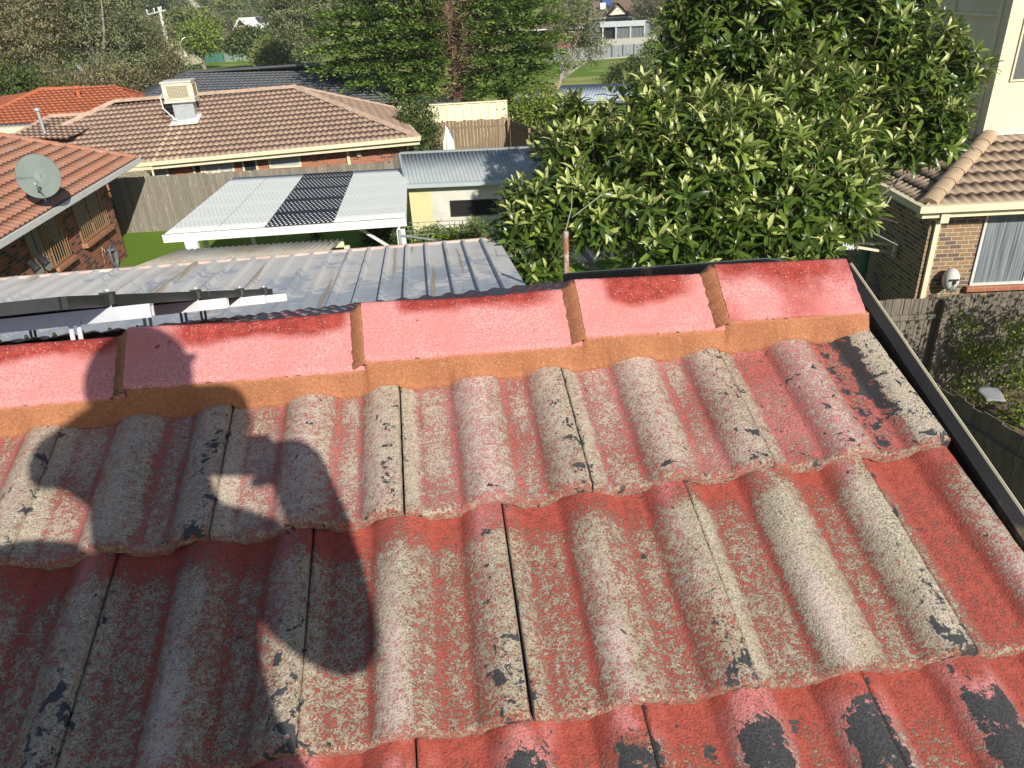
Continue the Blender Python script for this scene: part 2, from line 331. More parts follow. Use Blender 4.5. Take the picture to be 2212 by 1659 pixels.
# ------------------------------------------------------------------ our own tiled house (the roof the photographer stands on)
TW, GA = .30, .335
def prof(u):
    h = 0.0
    for c in (-.07, .46, .93):
        d = abs(u - c) / .166
        if d < 1: h = max(h, (1 - d * d) ** 1.0)
    return h
def tz(u, v):                                # height of a tile's top surface
    z = .033 - .024 * v / GA + .0255 * prof(u)
    if u < .12: z -= .007 * (1 - max(0, u) / .12)
    return z
def fbm(p, sc, o=3): return mnoise.fractal(Vector((p[0] * sc, p[1] * sc, p[2] * sc)), .8, 2.0, o)
def sstep(a, b, x): t = min(1, max(0, (x - a) / (b - a))); return t * t * (3 - 2 * t)
def paintmat(name, lip=False):
    m = NM(name, .78, .35); o = m.obj(); g = m.noise(o, 270, 4, .72); md = m.noise(o, 85, 6, .78); lg = m.noise(o, 14, 4, .6)
    red, pink, blk = m.attr('red'), m.attr('pink'), m.attr('blk')
    mixn = m.math('ADD', m.math('MULTIPLY', g, .62), m.math('MULTIPLY', md, .38))
    v = m.math('ADD', m.math('MULTIPLY', m.math('SUBTRACT', mixn, .5), 3.3), red)
    beige = m.mix(m.step(g, .36, .62), (.11, .098, .078), (.57, .50, .375)); beige = m.mix(m.math('MULTIPLY', m.step(lg, .4, .62), .45), beige, (.40, .35, .24))
    beige = m.mix(m.step(m.noise(o, 420, 2), .66, .70), beige, (.70, .68, .62))
    beige = m.mix(m.math('MULTIPLY', m.step(m.noise(o, 380, 3, .6), .40, .34), .75), beige, (.075, .07, .06))
    redc = m.mix(m.step(md, .35, .65), (.25, .030, .022), (.38, .065, .045))
    c = m.mix(m.math('MULTIPLY', m.step(v, .42, .60), .93), beige, redc)
    pk = m.math('MULTIPLY', pink, m.math('ADD', .55, m.math('MULTIPLY', m.step(g, .38, .62), .45)))
    c = m.mix(m.math('MULTIPLY', pk, m.math('ADD', .35, m.math('MULTIPLY', m.step(v, .40, .62), .65))), c, (.72, .33, .34))
    c = m.mix(m.math('MULTIPLY', pk, m.math('MULTIPLY', m.step(v, .55, .35), .75)), c, (.66, .60, .55))
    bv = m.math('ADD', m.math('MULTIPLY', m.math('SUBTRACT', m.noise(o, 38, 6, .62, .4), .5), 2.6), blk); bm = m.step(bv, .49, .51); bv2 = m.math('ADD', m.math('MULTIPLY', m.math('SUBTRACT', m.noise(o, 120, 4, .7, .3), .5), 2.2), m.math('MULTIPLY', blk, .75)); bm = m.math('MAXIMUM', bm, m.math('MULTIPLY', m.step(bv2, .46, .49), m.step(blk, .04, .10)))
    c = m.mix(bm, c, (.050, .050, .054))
    fl = m.step(m.noise(o, 120, 3), .74, .76); c = m.mix(m.math('MULTIPLY', fl, .9), c, (.03, .028, .028)); m.col(c)
    h = m.math('ADD', m.math('MULTIPLY', g, m.math('SUBTRACT', 1.0, m.math('MULTIPLY', bm, .7))), m.math('MULTIPLY', m.math('ADD', m.step(v, .47, .6), m.math('MULTIPLY', bm, .8)), .35))
    m.bump(h, .9, .0034); m.rough(m.math('SUBTRACT', .82, m.math('MULTIPLY', bm, .25))); return m.mat
M['paint'] = paintmat('worn_red_painted_concrete')
def setattrs(o, arrs):
    for k, a in arrs.items():
        at = o.data.attributes.new(k, 'FLOAT', 'POINT'); at.data.foreach_set('value', np.array(a, float))
house = thing('tiled_house', 'house under the camera, its worn red concrete tile roof filling the foreground', 'house', rw(.7, .42, 0) * V(1, 1, 0))
BHX = V(RX[0], ROOF[0][1], ROOF[0][2])
AX, AY, AZ = ROOF                                     # world vectors of the roof axes
hdir = V(AY[0], AY[1], 0); hdir /= np.linalg.norm(hdir)
PB = 19.7; BD = hdir * math.cos(R(PB)) - V(0, 0, math.sin(R(PB))); BN = np.cross(AX, BD); BN *= np.sign(BN[2])
BO = rw(0, .42, 0)
def bw(x, s, z=0): return BO + AX * x + BD * s + BN * z
def bhit(px, py, s):                                   # X, height of the point seen at a pixel, s metres down the back slope
    p = bw(0, s); q = hit(px, py, p, BD) - BO; return q @ AX, (q - BD * s) @ BN
SEAMROT = random.Random(5)
def roof_tile(row, i):
    X0 = (i + (.516 if row % 2 else 0)) * TW; Yb = -row * GA; rnd = random.Random(row * 31 + i * 7 + 5)
    us = [-.09, -.05, -.02, 0] + list(np.linspace(.015, .985, 62)) + [.994, 1.0]
    vs = [0, .0025, .008] + list(np.linspace(.02, GA + .05, 26)); nu, nv = len(us), len(vs)
    half = (X0 + TW > 1.62); sk = rnd.uniform(-.0035, .0035); wid = TW * rnd.uniform(.984, .992); seed = row * 17.3 + i * 5.1
    tp_ = ((row * 13 + i * 7) % 5) / 4; b = MB(); P = np.zeros((nv + 1, nu, 3)); U = np.zeros((nv + 1, nu, 2)); A = {'red': [], 'pink': [], 'blk': []}
    for r_ in range(nv + 1):
        for c_, u in enumerate(us):
            v = vs[max(0, r_ - 1)]; uu = min(max(u, 0), 1)
            if half: uu = min(uu, (1.497 - X0) / TW)
            x = X0 + (uu if 0 <= u <= 1 else u) * wid + sk * (1 - v / GA)
            if half: x = min(x, 1.495)
            z = tz(u if u < 0 else uu, v) + .0012 * fbm((x + seed, v, 0), 22)
            y = v
            jag = .0028 * fbm((x * 3 + seed, 3, row), 26, 4) + .0012 * fbm((x + seed, 9, 0), 160, 2)
            if r_ == 0: z -= .025 + .0015 * fbm((x, seed, 1), 60); y = jag + .0015
            elif r_ == 1: z -= .0035; y = jag
            elif r_ == 2: z -= .0008; y = v + jag * .6
            if u < 0: z -= .030
            if u >= .999: z -= .015
            P[r_, c_] = rw(x, Yb + y, z); U[r_, c_] = (u * TW, v)
            h = prof(uu); left = (X0 < .1); big = fbm((x * 1.0 + seed, Yb + y, 2.0), 5, 3); md = fbm((x, Yb + y, 7.0), 14, 3)
            foot = (math.exp(-((abs(uu - .46) - .165) / .022) ** 2) + math.exp(-((uu - .765) / .022) ** 2) * .9 + .6 * math.exp(-((uu - .10) / .015) ** 2)) * (.8 + .5 * md)
            top = sstep(GA - .075, GA - .01, v + .02 * md); lip = 1 - sstep(0, .02, v)
            side = 1.0 if (uu > .30 and uu < .46) or uu > .80 else 0.0
            if row == 0:
                rd = .43 - .14 * h + .30 * foot - .05 * big - .10 * (1 if uu < .1 else 0); rd += .10 * sstep(.2, 1.4, X0) + .26 * top * (h < .25) + .10 * (tp_ > .4) * math.exp(-((uu - .455) / .10) ** 2) - .16 * md * (h < .3)
                pk = (.35 + .5 * tp_) * math.exp(-((uu - .455) / .10) ** 2) + .35 * math.exp(-((uu - .89) / .06) ** 2) + (.25 + .55 * top) * (1 - h) + .3 * big; pk = min(.95, max(.10, pk)); bk = .0 + ((.25 if i >= 0 else .2) if uu > .86 else (.12 if i % 2 else .05)) * h + .08 * (1 - sstep(.0, .1, v)) * h
                if i == 4: bk = .16 + .5 * math.exp(-((uu - .80) / .06) ** 2) * sstep(.02, .12, v) + .30 * math.exp(-((uu - .66) / .05) ** 2); rd += .12 * (1 - h); rd -= .35 * (uu > .84); pk *= .5 + .5 * (uu < .6)
                if i == 4 and uu > .86: bk = .28
            elif row == 1:
                rd = .475 - .10 * h * (uu < .5 or uu > .9) - .04 * h + .34 * foot * (.45 + .55 * side) + .07 * big + .36 * top; pk = .75 * math.exp(-((uu - .42) / .055) ** 2) * sstep(.30, .05, v + .05 * big) + .55 * math.exp(-((uu - .88) / .05) ** 2) * sstep(.1, .3, v) * .7; pk += .25 * md * h
                bk = .0 + (.26 * sstep(.22, .02, v) * (uu > .87)) + (.14 if uu > .8 else .06) * h; rd += .28 * sstep(1.2, 1.36, X0) ; rd -= .22 * h * (i >= 3)
            else:
                rd = .62 + .15 * big - .12 * h + .3 * foot + .25 * top; pk = .55 * h * sstep(.05, .3, md + .2)
                bk = .10 + .62 * sstep(.45, .85, h) * sstep(.325, .27, v) * (1 if x > .75 else .8) + .14 * md
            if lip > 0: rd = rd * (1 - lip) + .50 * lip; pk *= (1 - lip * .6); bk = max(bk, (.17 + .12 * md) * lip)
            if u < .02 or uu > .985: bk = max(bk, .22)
            if u < 0: bk = 3.0  # underlap coloured black, standing in for shade inside the seam
            A['red'].append(rd); A['pink'].append(min(1, max(0, pk))); A['blk'].append(bk)
    b.grid(P, U); o = b.build('roof_tile', M['paint'], house); setattrs(o, A)
    return o
for row in range(0, 4):
    for i in range(-2, 5 if row % 2 == 0 else 5):
        roof_tile(row, i)
# the coarser rest of this slope, outside the picture
def far_slope(x0, x1, r0, r1, name):
    us = np.arange(x0, x1 + 1e-6, .015); b = MB(); P = []; U = []; A = {'red': [], 'pink': [], 'blk': []}
    for r_ in range(r0, r1):
        for v, dz in ((0, -.019), (0, 0), (GA, 0)):
            P.append([rw(x, -r_ * GA + v, tz((x / TW - (.516 if r_ % 2 else 0)) % 1, v) + dz) for x in us]); U.append([(x, -r_ * GA + v) for x in us])
            for x in us: A['red'].append(.6); A['pink'].append(.2); A['blk'].append(.2)
    # rows run downhill: order from low to high
    P = P[::1]; P2 = []; U2 = []
    for k in range(r1 - r0 - 1, -1, -1): P2 += P[3 * k:3 * k + 3]; U2 += U[3 * k:3 * k + 3]
    b.grid(np.array(P2), np.array(U2), False); o = b.build(name, M['paint'], house); setattrs(o, A); return o
far_slope(-6, -.60, 0, 12, 'roof_slope'); far_slope(-.60, 1.49, 4, 12, 'roof_slope')
# ridge caps
def ridgemat():
    m = NM('pink_chalked_red_ridge_tile', .75, .35); o = m.obj(); g = m.noise(o, 260, 4, .7); red, blk = m.attr('red'), m.attr('blk')
    pk = m.mix(m.step(g, .35, .65), (.38, .13, .135), (.70, .325, .32)); pk = m.mix(m.step(m.noise(o, 9, 4), .35, .7), pk, (.52, .18, .165))
    rd = m.mix(m.step(m.noise(o, 60, 4), .35, .65), (.21, .024, .018), (.33, .048, .035))
    f = m.step(m.math('ADD', red, m.math('MULTIPLY', m.math('SUBTRACT', m.noise(o, 50, 5, .7), .5), .35)), .22, .78); c = m.mix(f, pk, rd)
    sp = m.step(m.math('ADD', m.noise(o, 330, 2), m.math('MULTIPLY', red, .012)), .64, .69); c = m.mix(m.math('MULTIPLY', sp, .6), c, (.56, .42, .35))
    c = m.mix(m.step(m.noise(o, 26, 2), .75, .77), c, (.30, .05, .04)); c = m.mix(m.step(m.math('ADD', blk, m.math('MULTIPLY', m.noise(o, 60, 3), .8)), .70, .72), c, (.05, .045, .04)); m.col(c)
    m.bump(m.math('ADD', g, m.math('MULTIPLY', m.noise(o, 25, 4), .8)), .9, .003); return m.mat
M['ridge'] = ridgemat()
def mortarmat():
    m = NM('orange_brown_mortar_pointing', .85, .2); o = m.obj(); g = m.noise(o, 240, 3, .6)
    c = m.mix(m.step(g, .35, .65), (.25, .105, .052), (.36, .155, .080)); c = m.mix(m.math('MULTIPLY', m.step(m.noise(o, 12, 5, .7), .5, .75), .45), c, (.33, .15, .065))
    c = m.mix(m.step(m.noise(o, 400, 2), .68, .72), c, (.62, .42, .26)); c = m.mix(m.step(m.attr('blk'), .3, .8), c, (.10, .10, .03)); m.col(c); m.bump(m.math('ADD', g, m.math('MULTIPLY', m.noise(o, 30, 3), 1.5)), .5, .002); return m.mat
M['mortar'] = mortarmat()
CF0 = (.298, .068); CAP = (.412, .106); CB = (.412 + .064, .106 - .101)
JX = [-.33, .125, .545, .945, 1.215, 1.488]
def capz(x, k):                                         # a cap rises towards its left end, where it laps over its neighbour
    a, b = JX[k], JX[k + 1]; return .021 * (1 - (x - a) / (b - a))
for k in range(len(JX) - 1):
    a, b_ = JX[k], JX[k + 1]; lx = list(np.linspace(a, b_ - .004, 46)); b = MB(); n1, n2 = 18, 12
    sec = [(CF0[0] + .002, CF0[1] - .014), (CF0[0], CF0[1] - .003)] + [tuple(np.array(CF0) + (np.array(CAP) - np.array(CF0)) * t) for t in np.linspace(.03, .93, n1)] + [(CAP[0] - .002, CAP[1] - .0012), (CAP[0] + .003, CAP[1] - .002)] + [tuple(np.array(CAP) + (np.array(CB) - np.array(CAP)) * t) for t in np.linspace(.08, 1, n2)] + [(CB[0] - .01, CB[1] - .01)]
    P = np.zeros((len(lx), len(sec), 3)); U = np.zeros((len(lx), len(sec), 2)); A = {'red': [], 'blk': []}
    for i, x in enumerate(lx):
        for j, (yy, zz) in enumerate(sec):
            t = (x - a) / (b_ - a); s_ = min(1, max(0, (j - 1) / n1)); e = .0016 * fbm((x * 3, yy, k), 40) + .0008 * fbm((x, yy, zz), 120, 2)
            je = .002 * fbm((yy * 4, k, 2), 60) if i in (0, len(lx) - 1) else 0
            dip = -.006 * math.exp(-((t - .5) / .3) ** 2) * s_ * (k in (1, 2))
            P[i, j] = rw(x + je, yy + (e if j < 3 else 0), zz + capz(x, k) + e * .6 + dip); U[i, j] = (x, j * .01)
            q = s_ if j <= n1 + 3 else 1
            n_ = fbm((x, yy, 3.3 + k), 9, 3)
            win = sstep(.08, .30, t) * sstep(1.0, .86, t)
            if k == 2: win = sstep(.10, .22, t) * sstep(1.05, .70, t)
            if k == 3: win = sstep(.1, .3, t) * sstep(1., .6, t)
            if k == 0: win = sstep(.3, .5, t) * sstep(1.02, .9, t)
            rd = sstep(.56, .98, q + .16 * n_ + (.10 if k in (1, 3) else 0)) * win
            if k == 4: rd = .42 + .35 * n_ + .3 * sstep(.6, 1, q) - .45 * math.exp(-((t - .22) / .16) ** 2 - ((q - .4) / .4) ** 2)
            A['red'].append(rd); A['blk'].append(.22 if j < 2 else (.12 * sstep(.85, 1, q)) + (.35 if j > n1 + 4 else 0))
    b.grid(P, U)
    for i in (0, len(lx) - 1):                          # closed ends
        ring = [P[i, j] for j in range(len(sec))] + [rw(lx[i], CAP[0], .02)]
        c = ring[-1]
        for j in range(len(sec) - 1): b.face([ring[j], ring[j + 1], c])
    o = b.build('ridge_cap', M['ridge'], house)
    nv_ = len(o.data.vertices); A['red'] += [.3] * (nv_ - len(A['red'])); A['blk'] += [.1] * (nv_ - len(A['blk'])); setattrs(o, A)
# mortar bedding under the caps and fillets at the joints
b = MB(); xs = np.linspace(-.5, 1.492, 420); rows = 9; P = np.zeros((rows + 3, len(xs), 3)); U = np.zeros((rows + 3, len(xs), 2)); BA = []
for i in range(rows + 3):
    for j, x in enumerate(xs):
        k = max(0, min(len(JX) - 2, next((q for q in range(len(JX) - 1) if x < JX[q + 1]), len(JX) - 2))); u = (x / TW) % 1
        zb = tz(u, .285) + .001; top = CF0[1] - .004 + capz(max(x, JX[0]), k); yb = .283 + .003 * fbm((x, 0, 0), 25) + .0015 * fbm((x, 5, 0), 110) - .004 * prof(u)
        if i <= 1: t = 0
        else: t = (i - 1) / (rows - 1)
        z = zb + (top - zb) * min(t, 1); y = yb + (CF0[0] + .001 - yb) * min(t, 1) + .0012 * fbm((x * 2, t, 9), 20)
        if i == 0: z = zb - .008; y += .003
        if i == 1: y -= .002; z += .002
        if t > 1: y = CF0[0] + .03; z = top - .01
        P[i, j] = rw(x, y, z); U[i, j] = (x, t * .06)
        BA.append(.35 + .5 * fbm((x, 1, 1), 50) if i < 1 else 0)
b.grid(P, U)
g0 = b
o = b.build('mortar_bed', M['mortar'], house); setattrs(o, {'blk': BA})
for k in range(1, len(JX) - 1):                         # joint fillets, wedge from the lower cap up to the lapping one
    xa = JX[k]; b = MB(); n = 40; P = np.zeros((n, 5, 3)); U = np.zeros((n, 5, 2)); BA = []
    for i in range(n):
        s_ = i / (n - 1) * 1.5
        if s_ <= 1: q = np.array(CF0) + (np.array(CAP) - np.array(CF0)) * s_
        else: q = np.array(CAP) + (np.array(CB) - np.array(CAP)) * (s_ - 1)
        nz = V(-.32, .95) if s_ <= 1 else V(.84, .53)
        wj = .024 + .003 * fbm((s_, k, 0), 9); drop = .016
        for j, (dx, dz) in enumerate(((-wj - .002, -.004), (-wj, .0012), (-wj * .55, .0070), (-.005, .0175), (.003, .0175))):
            e = .0012 * fbm((s_ * 2, dx * 20, k), 12)
            qq = q + nz * (dz + e); P[i, j] = rw(xa + dx + .0006 * fbm((s_, j, k), 12), qq[0], qq[1] + .001); U[i, j] = (s_ * .1, dx)
            BA.append((.5 + .6 * fbm((s_, k, 4), 8) if k == 1 and j in (1, 2) else 0))
    b.grid(P, U); o = b.build('mortar_joint', M['mortar'], house); setattrs(o, {'blk': BA})
# back slope
def backtile():
    m = NM('maroon_dark_roof_tile', .85, .3); uv = m.uv(); s = m.sep(uv); cell = m.comb(m.math('FLOOR', m.math('DIVIDE', s[0], .15)), m.math('FLOOR', m.math('DIVIDE', s[1], GA)))
    r = m.wn(cell); o = m.obj(); c = m.mix(m.step(m.math('ADD', m.math('MULTIPLY', r, .5), m.math('MULTIPLY', m.noise(o, 9, 5), .6)), .48, .62), (.26, .24, .24), (.48, .13, .11)); c = m.mix(m.step(m.noise(o, 80, 3), .5, .7), c, (.38, .33, .31)); m.col(c); return m.mat
M['backtile'] = backtile()
def tile_sheet(fn, u0, u1, v0, v1, gauge, tw, amp, step, du, clip=None, gap=False):
    """corrugated, stepped tile surface. fn(u, v, z) -> world point; clip(v) -> (umin, umax)"""
    b = MB(); us = np.arange(u0, u1 + du, du); rows = []; uvs = []
    nr = int(math.ceil((v1 - v0) / gauge))
    for r_ in range(nr):
        va, vb = v0 + r_ * gauge, min(v0 + (r_ + 1) * gauge, v1)
        for v, k in ((va, 0), (va, 1), (vb, 2)):
            lo, hi = clip(v) if clip else (u0, u1); row = []; ur = []
            for u in us:
                uc = min(max(u, lo), hi); off = tw * .5 * (r_ % 2); p_ = ((uc + off) / tw) % 1
                h = amp * (abs(math.cos(math.pi * p_ * 2)) ** .8 if False else (.5 + .5 * math.cos(4 * math.pi * p_)))
                z = h + (step if k == 1 else (0 if k == 2 else -.01)); row.append(fn(uc, v, z)); ur.append((uc, v + (.001 if k < 2 else -.001)))
            rows.append(row); uvs.append(ur)
    P = np.array(rows); Uv = np.array(uvs); n = len(us)
    keep = MB(); keep.v = [tuple(p) for p in P.reshape(-1, 3)]
    for i in range(len(rows) - 1):
        for j in range(n - 1):
            q = ((i, j), (i, j + 1), (i + 1, j + 1), (i + 1, j))
            if abs(Uv[q[0]][0] - Uv[q[1]][0]) < 1e-6 and abs(Uv[q[2]][0] - Uv[q[3]][0]) < 1e-6: continue
            keep.f.append(tuple(x * n + y for x, y in q)); keep.uv.append([tuple(Uv[x, y]) for x, y in q]); keep.mi.append(1 if i % 3 == 0 and gap else 0); keep.sm.append(i % 3 == 1)  # with gap set, risers take the second material: shade put in as colour
    return keep
LB = 3.45
def bfn(u, v, z): return bw(u, LB - v, z)
tile_sheet(bfn, -6, 1.49, 0, LB - .03, GA, .3, .024, .02, .0125).build('back_roof_slope', M['backtile'], house)
# verge flashing: dark metal trough and rim, pale outer lip, on both slopes
for nm, fn, L0, L1 in (('verge_flashing', lambda x, s, z: rw(x, .47 - s, z), 0, 4.4), ('verge_flashing', lambda x, s, z: bw(x, s, z + (.045 * min(1, s / .4) if z > 0 else 0)), .0, LB + .02)):
    b = MB(); sec = [(1.494, -.05), (1.512, -.05), (1.514, .030), (1.517, .036), (1.536, .040), (1.5385, .040)]
    ss = np.linspace(L0, L1, 60); P = np.array([[fn(x + .0008 * fbm((s, x, 0), 6), s, z + .0012 * fbm((s, x, 2), 5)) for x, z in sec] for s in ss]); U = np.array([[(s, x) for x, z in sec] for s in ss])
    b.grid(P, U, False); o = b.build(nm, M['flash'], house)
    b = MB(); sec = [(1.5385, .040), (1.541, .043), (1.5445, .040), (1.5445, -.16)]
    P = np.array([[fn(x, s, z) for x, z in sec] for s in ss]); U = np.array([[(s, z) for x, z in sec] for s in ss]); b.grid(P, U, False); b.build('verge_trim', M['cream'], house)
# walls, eaves and gutter of our house
hz0 = gz(0, 5)
fe = rw(0, -3.6, 0)
b = MB(); EZ = 4.85
c0, c1 = rw(-6, -3.2, -.15), rw(1.42, -3.2, -.15); d0, d1 = bw(-6, LB - .35, -.15), bw(1.42, LB - .35, -.15)
rid = rw(1.42, .42, -.14)
def dn(p): return V(p[0], p[1], 0)
b.face([dn(c1), dn(d1), d1, rid, c1]); b.face([dn(d1), dn(d0), d0, d1]); b.face([dn(d0), dn(c0), c0, rw(-6, .42, -.14), d0]); b.face([dn(c0), dn(c1), c1, c0])
b.build('wall', M['bricktan'], house)
b = MB(); b.beam(bw(-6, LB + .05, -.04), bw(1.53, LB + .05, -.04), .11, .10); bevel(b.build('gutter', M['black'], house), .01)

# ------------------------------------------------------------------ solar array on the back slope
arr = thing('solar_array', 'dark framed solar panels on aluminium rails behind the red ridge, bottom left', 'solar panels', bw(-1.2, 1.8, 0))
PXR, PZ0, PZ1, S0 = -.315, .147, .182, .62
PW, PH = 1.66, 1.0
rail_s = (.88, 1.72, 2.42, 2.95)
for col_ in range(2):
    for r_ in range(2):
        x1 = PXR - col_ * (PW + .02); x0 = x1 - PW; s0 = S0 + r_ * (1.26 + .02); s1 = s0 + 1.26
        b = MB()
        for a_, c_ in (((x0, s0), (x1, s0)), ((x0, s1), (x1, s1)), ((x0, s0), (x0, s1)), ((x1, s0), (x1, s1))):
            b.beam(bw(a_[0], a_[1], (PZ0 + PZ1) / 2), bw(c_[0], c_[1], (PZ0 + PZ1) / 2), .03, PZ1 - PZ0, BN)
        pf = b.build('panel_frame', M['black'], arr)
        b = MB(); b.face([bw(x0 + .01, s0 + .01, PZ1 - .006), bw(x1 - .01, s0 + .01, PZ1 - .006), bw(x1 - .01, s1 - .01, PZ1 - .006), bw(x0 + .01, s1 - .01, PZ1 - .006)]); b.face([bw(x0 + .01, s0 + .01, PZ0 + .012), bw(x0 + .01, s1 - .01, PZ0 + .012), bw(x1 - .01, s1 - .01, PZ0 + .012), bw(x1 - .01, s0 + .01, PZ0 + .012)])
        b.build('solar_cells', M['glass'], pf)
RE = -.185
for s_ in rail_s:
    b = MB(); zc = .122
    X0_, X1_ = -3.8, RE
    b.beam(bw(X0_, s_, zc), bw(X1_, s_, zc), .006, .042, BN)            # web facing the ridge
    b.beam(bw(X0_, s_ + .026, zc), bw(X1_, s_ + .026, zc), .006, .042, BN)
    for q in (-.019, .019): b.beam(bw(X0_, s_ + .013, zc + q), bw(X1_, s_ + .013, zc + q), .022, .004, BN)
    bevel(b.build('rail', M['alu'], arr), .0012, 2)
    b = MB(); b.beam(bw(PXR + .012, s_ + .012, .152), bw(PXR + .012, s_ + .012, .19), .022, .03, AX); b.beam(bw(PXR - .012, s_ + .012, .187), bw(PXR + .024, s_ + .012, .187), .03, .006, BN)
    cl = bevel(b.build('clamp', M['black'], arr), .002); b = MB(); b.tube([bw(PXR + .012, s_ + .006, .142), bw(PXR + .012, s_ + .006, .199)], .004, 8); b.tube([bw(PXR + .012, s_ + .006, .192), bw(PXR + .012, s_ + .006, .199)], .007, 6); b.build('bolt', M['alu'], cl)
    for X_ in (-.41 - .12 * (s_ - .88), -1.6, -2.8):
        b = MB(); 
        for q in (-.0115, .0115): b.beam(bw(X_ + q, s_ - .008, .03), bw(X_ + q, s_ - .008, .105), .013, .004, BD)
        b.beam(bw(X_, s_ - .008, .0), bw(X_, s_ - .008, .05), .036, .004, BD); b.beam(bw(X_, s_ - .008, .105), bw(X_, s_ - .008, .115), .036, .004, BD)
        b.box(bw(X_, s_ + .05, .035), (.036, .13, .004), axes=(AX, BD, BN)); bevel(b.build('bracket', M['alu'], arr), .001)

# ------------------------------------------------------------------ building helpers for the neighbourhood
def nrm(v): return v / np.linalg.norm(v)
def quad_fn(P00, P10, P01, P11=None):
    """planar frame: u metres along P00->P10, v metres upslope"""
    e = nrm(P10 - P00); q = P01 - P00; s = nrm(q - (q @ e) * e); n = np.cross(e, s); n = n if n[2] > 0 else -n
    return (lambda u, v, z: P00 + e * u + s * v + n * z), e, s, n
def tile_quad(P00, P10, P11, P01, gauge, tw, amp, step, du, gap=True):
    fn, e, s, n = quad_fn(P00, P10, P01); L = (P10 - P00) @ e; V1 = (P01 - P00) @ s; a = (P01 - P00) @ e; b_ = (P11 - P00) @ e
    return tile_sheet(fn, min(0, a), max(L, b_), 0, V1, gauge, tw, amp, step, du, lambda v: (a * v / V1, L + (b_ - L) * v / V1), gap)
def caps(p, q, seg=.38, r=.13, mb=None, flat=False):
    """row of overlapping ridge caps"""
    b = mb or MB(); d = q - p; L = np.linalg.norm(d); d /= L; sd = nrm(np.cross(d, V(0, 0, 1))); up = np.cross(sd, d); n = max(1, int(L / seg))
    for i in range(n):
        a0, a1 = p + d * (L * i / n - .02), p + d * (L * (i + 1) / n); P = np.zeros((2, 9, 3)); U = np.zeros((2, 9, 2))
        for k in range(9):
            t = math.pi * (k / 8) ; c, s_ = math.cos(t), math.sin(t)
            if flat: s_ = min(s_, 1 - abs(c)) * 1.1
            for j, (a, rr) in enumerate(((a0, r * 1.08), (a1, r * .95))): P[j, k] = a + sd * c * rr * 1.1 + up * (s_ * rr * .75 - .03); U[j, k] = (j * seg + i * seg, k * .05)
        b.grid(P, U, False); b.face([P[0, k] for k in range(9)]); b.face([P[1, k] for k in range(9)])
    return b
def corr_sheet(P00, P10, P11, P01, pitch, h, kind='sine', du=None, nv=2):
    b = MB(); L0 = np.linalg.norm(P10 - P00); du = du or pitch / 6; n = int(L0 / du); nn = np.cross(P10 - P00, P01 - P00); nn = nrm(nn); nn = nn if nn[2] > 0 or abs(nn[2]) < .2 else -nn
    if kind == 'rib':
        us = []; k = 0
        while k * pitch < L0: us += [(k * pitch + o, z) for o, z in ((0, 0), (pitch - .062, 0), (pitch - .046, h), (pitch - .016, h), (pitch - .001, 0))]; k += 1
        us = [(min(u, L0), z) for u, z in us]
    else: us = [(i * du, h * math.sin(2 * math.pi * i * du / pitch)) for i in range(n + 1)]
    P = np.zeros((nv, len(us), 3)); U = np.zeros((nv, len(us), 2)); LV = np.linalg.norm(P01 - P00)
    for j in range(nv):
        t = j / (nv - 1)
        for i, (u, z) in enumerate(us):
            f = u / L0; P[j, i] = (P00 * (1 - f) + P10 * f) * (1 - t) + (P01 * (1 - f) + P11 * f) * t + nn * z; U[j, i] = (u, t * LV)
    return b.grid(P, U, kind == 'sine')
def wall_poly(mb, a, b_, z0, z1): mb.face([V(a[0], a[1], z0), V(b_[0], b_[1], z0), V(b_[0], b_[1], z1), V(a[0], a[1], z1)])
def window(parent, p0, p1, z0, z1, nv, fm, pane, fw=.06, mull=1, name='window', depth=.05):
    """framed window between two plan points; nv points outward"""
    d = nrm(V(p1[0] - p0[0], p1[1] - p0[1], 0)); L = np.linalg.norm(V(p1[0] - p0[0], p1[1] - p0[1], 0)); p0 = V(p0[0], p0[1], 0) + nv * .01; b = MB()
    for a_, c_, ww in ((0, L, 'h0'), (0, L, 'h1')):
        z = z0 + fw / 2 if ww == 'h0' else z1 - fw / 2; b.beam(p0 + V(0, 0, z) , p0 + d * L + V(0, 0, z), depth, fw)
    for k in range(mull + 2):
        x = fw / 2 + (L - fw) * k / (mull + 1); b.beam(p0 + d * x + V(0, 0, z0 + fw), p0 + d * x + V(0, 0, z1 - fw), depth * .9, fw if k in (0, mull + 1) else fw * .7, d)
    o = b.build(name, fm, parent); b = MB(); q = p0 - nv * 0.0; b.face([q + d * .01 + V(0, 0, z0 + .01), q + d * (L - .01) + V(0, 0, z0 + .01), q + d * (L - .01) + V(0, 0, z1 - .01), q + d * .01 + V(0, 0, z1 - .01)]); b.build('pane', pane, o); return o

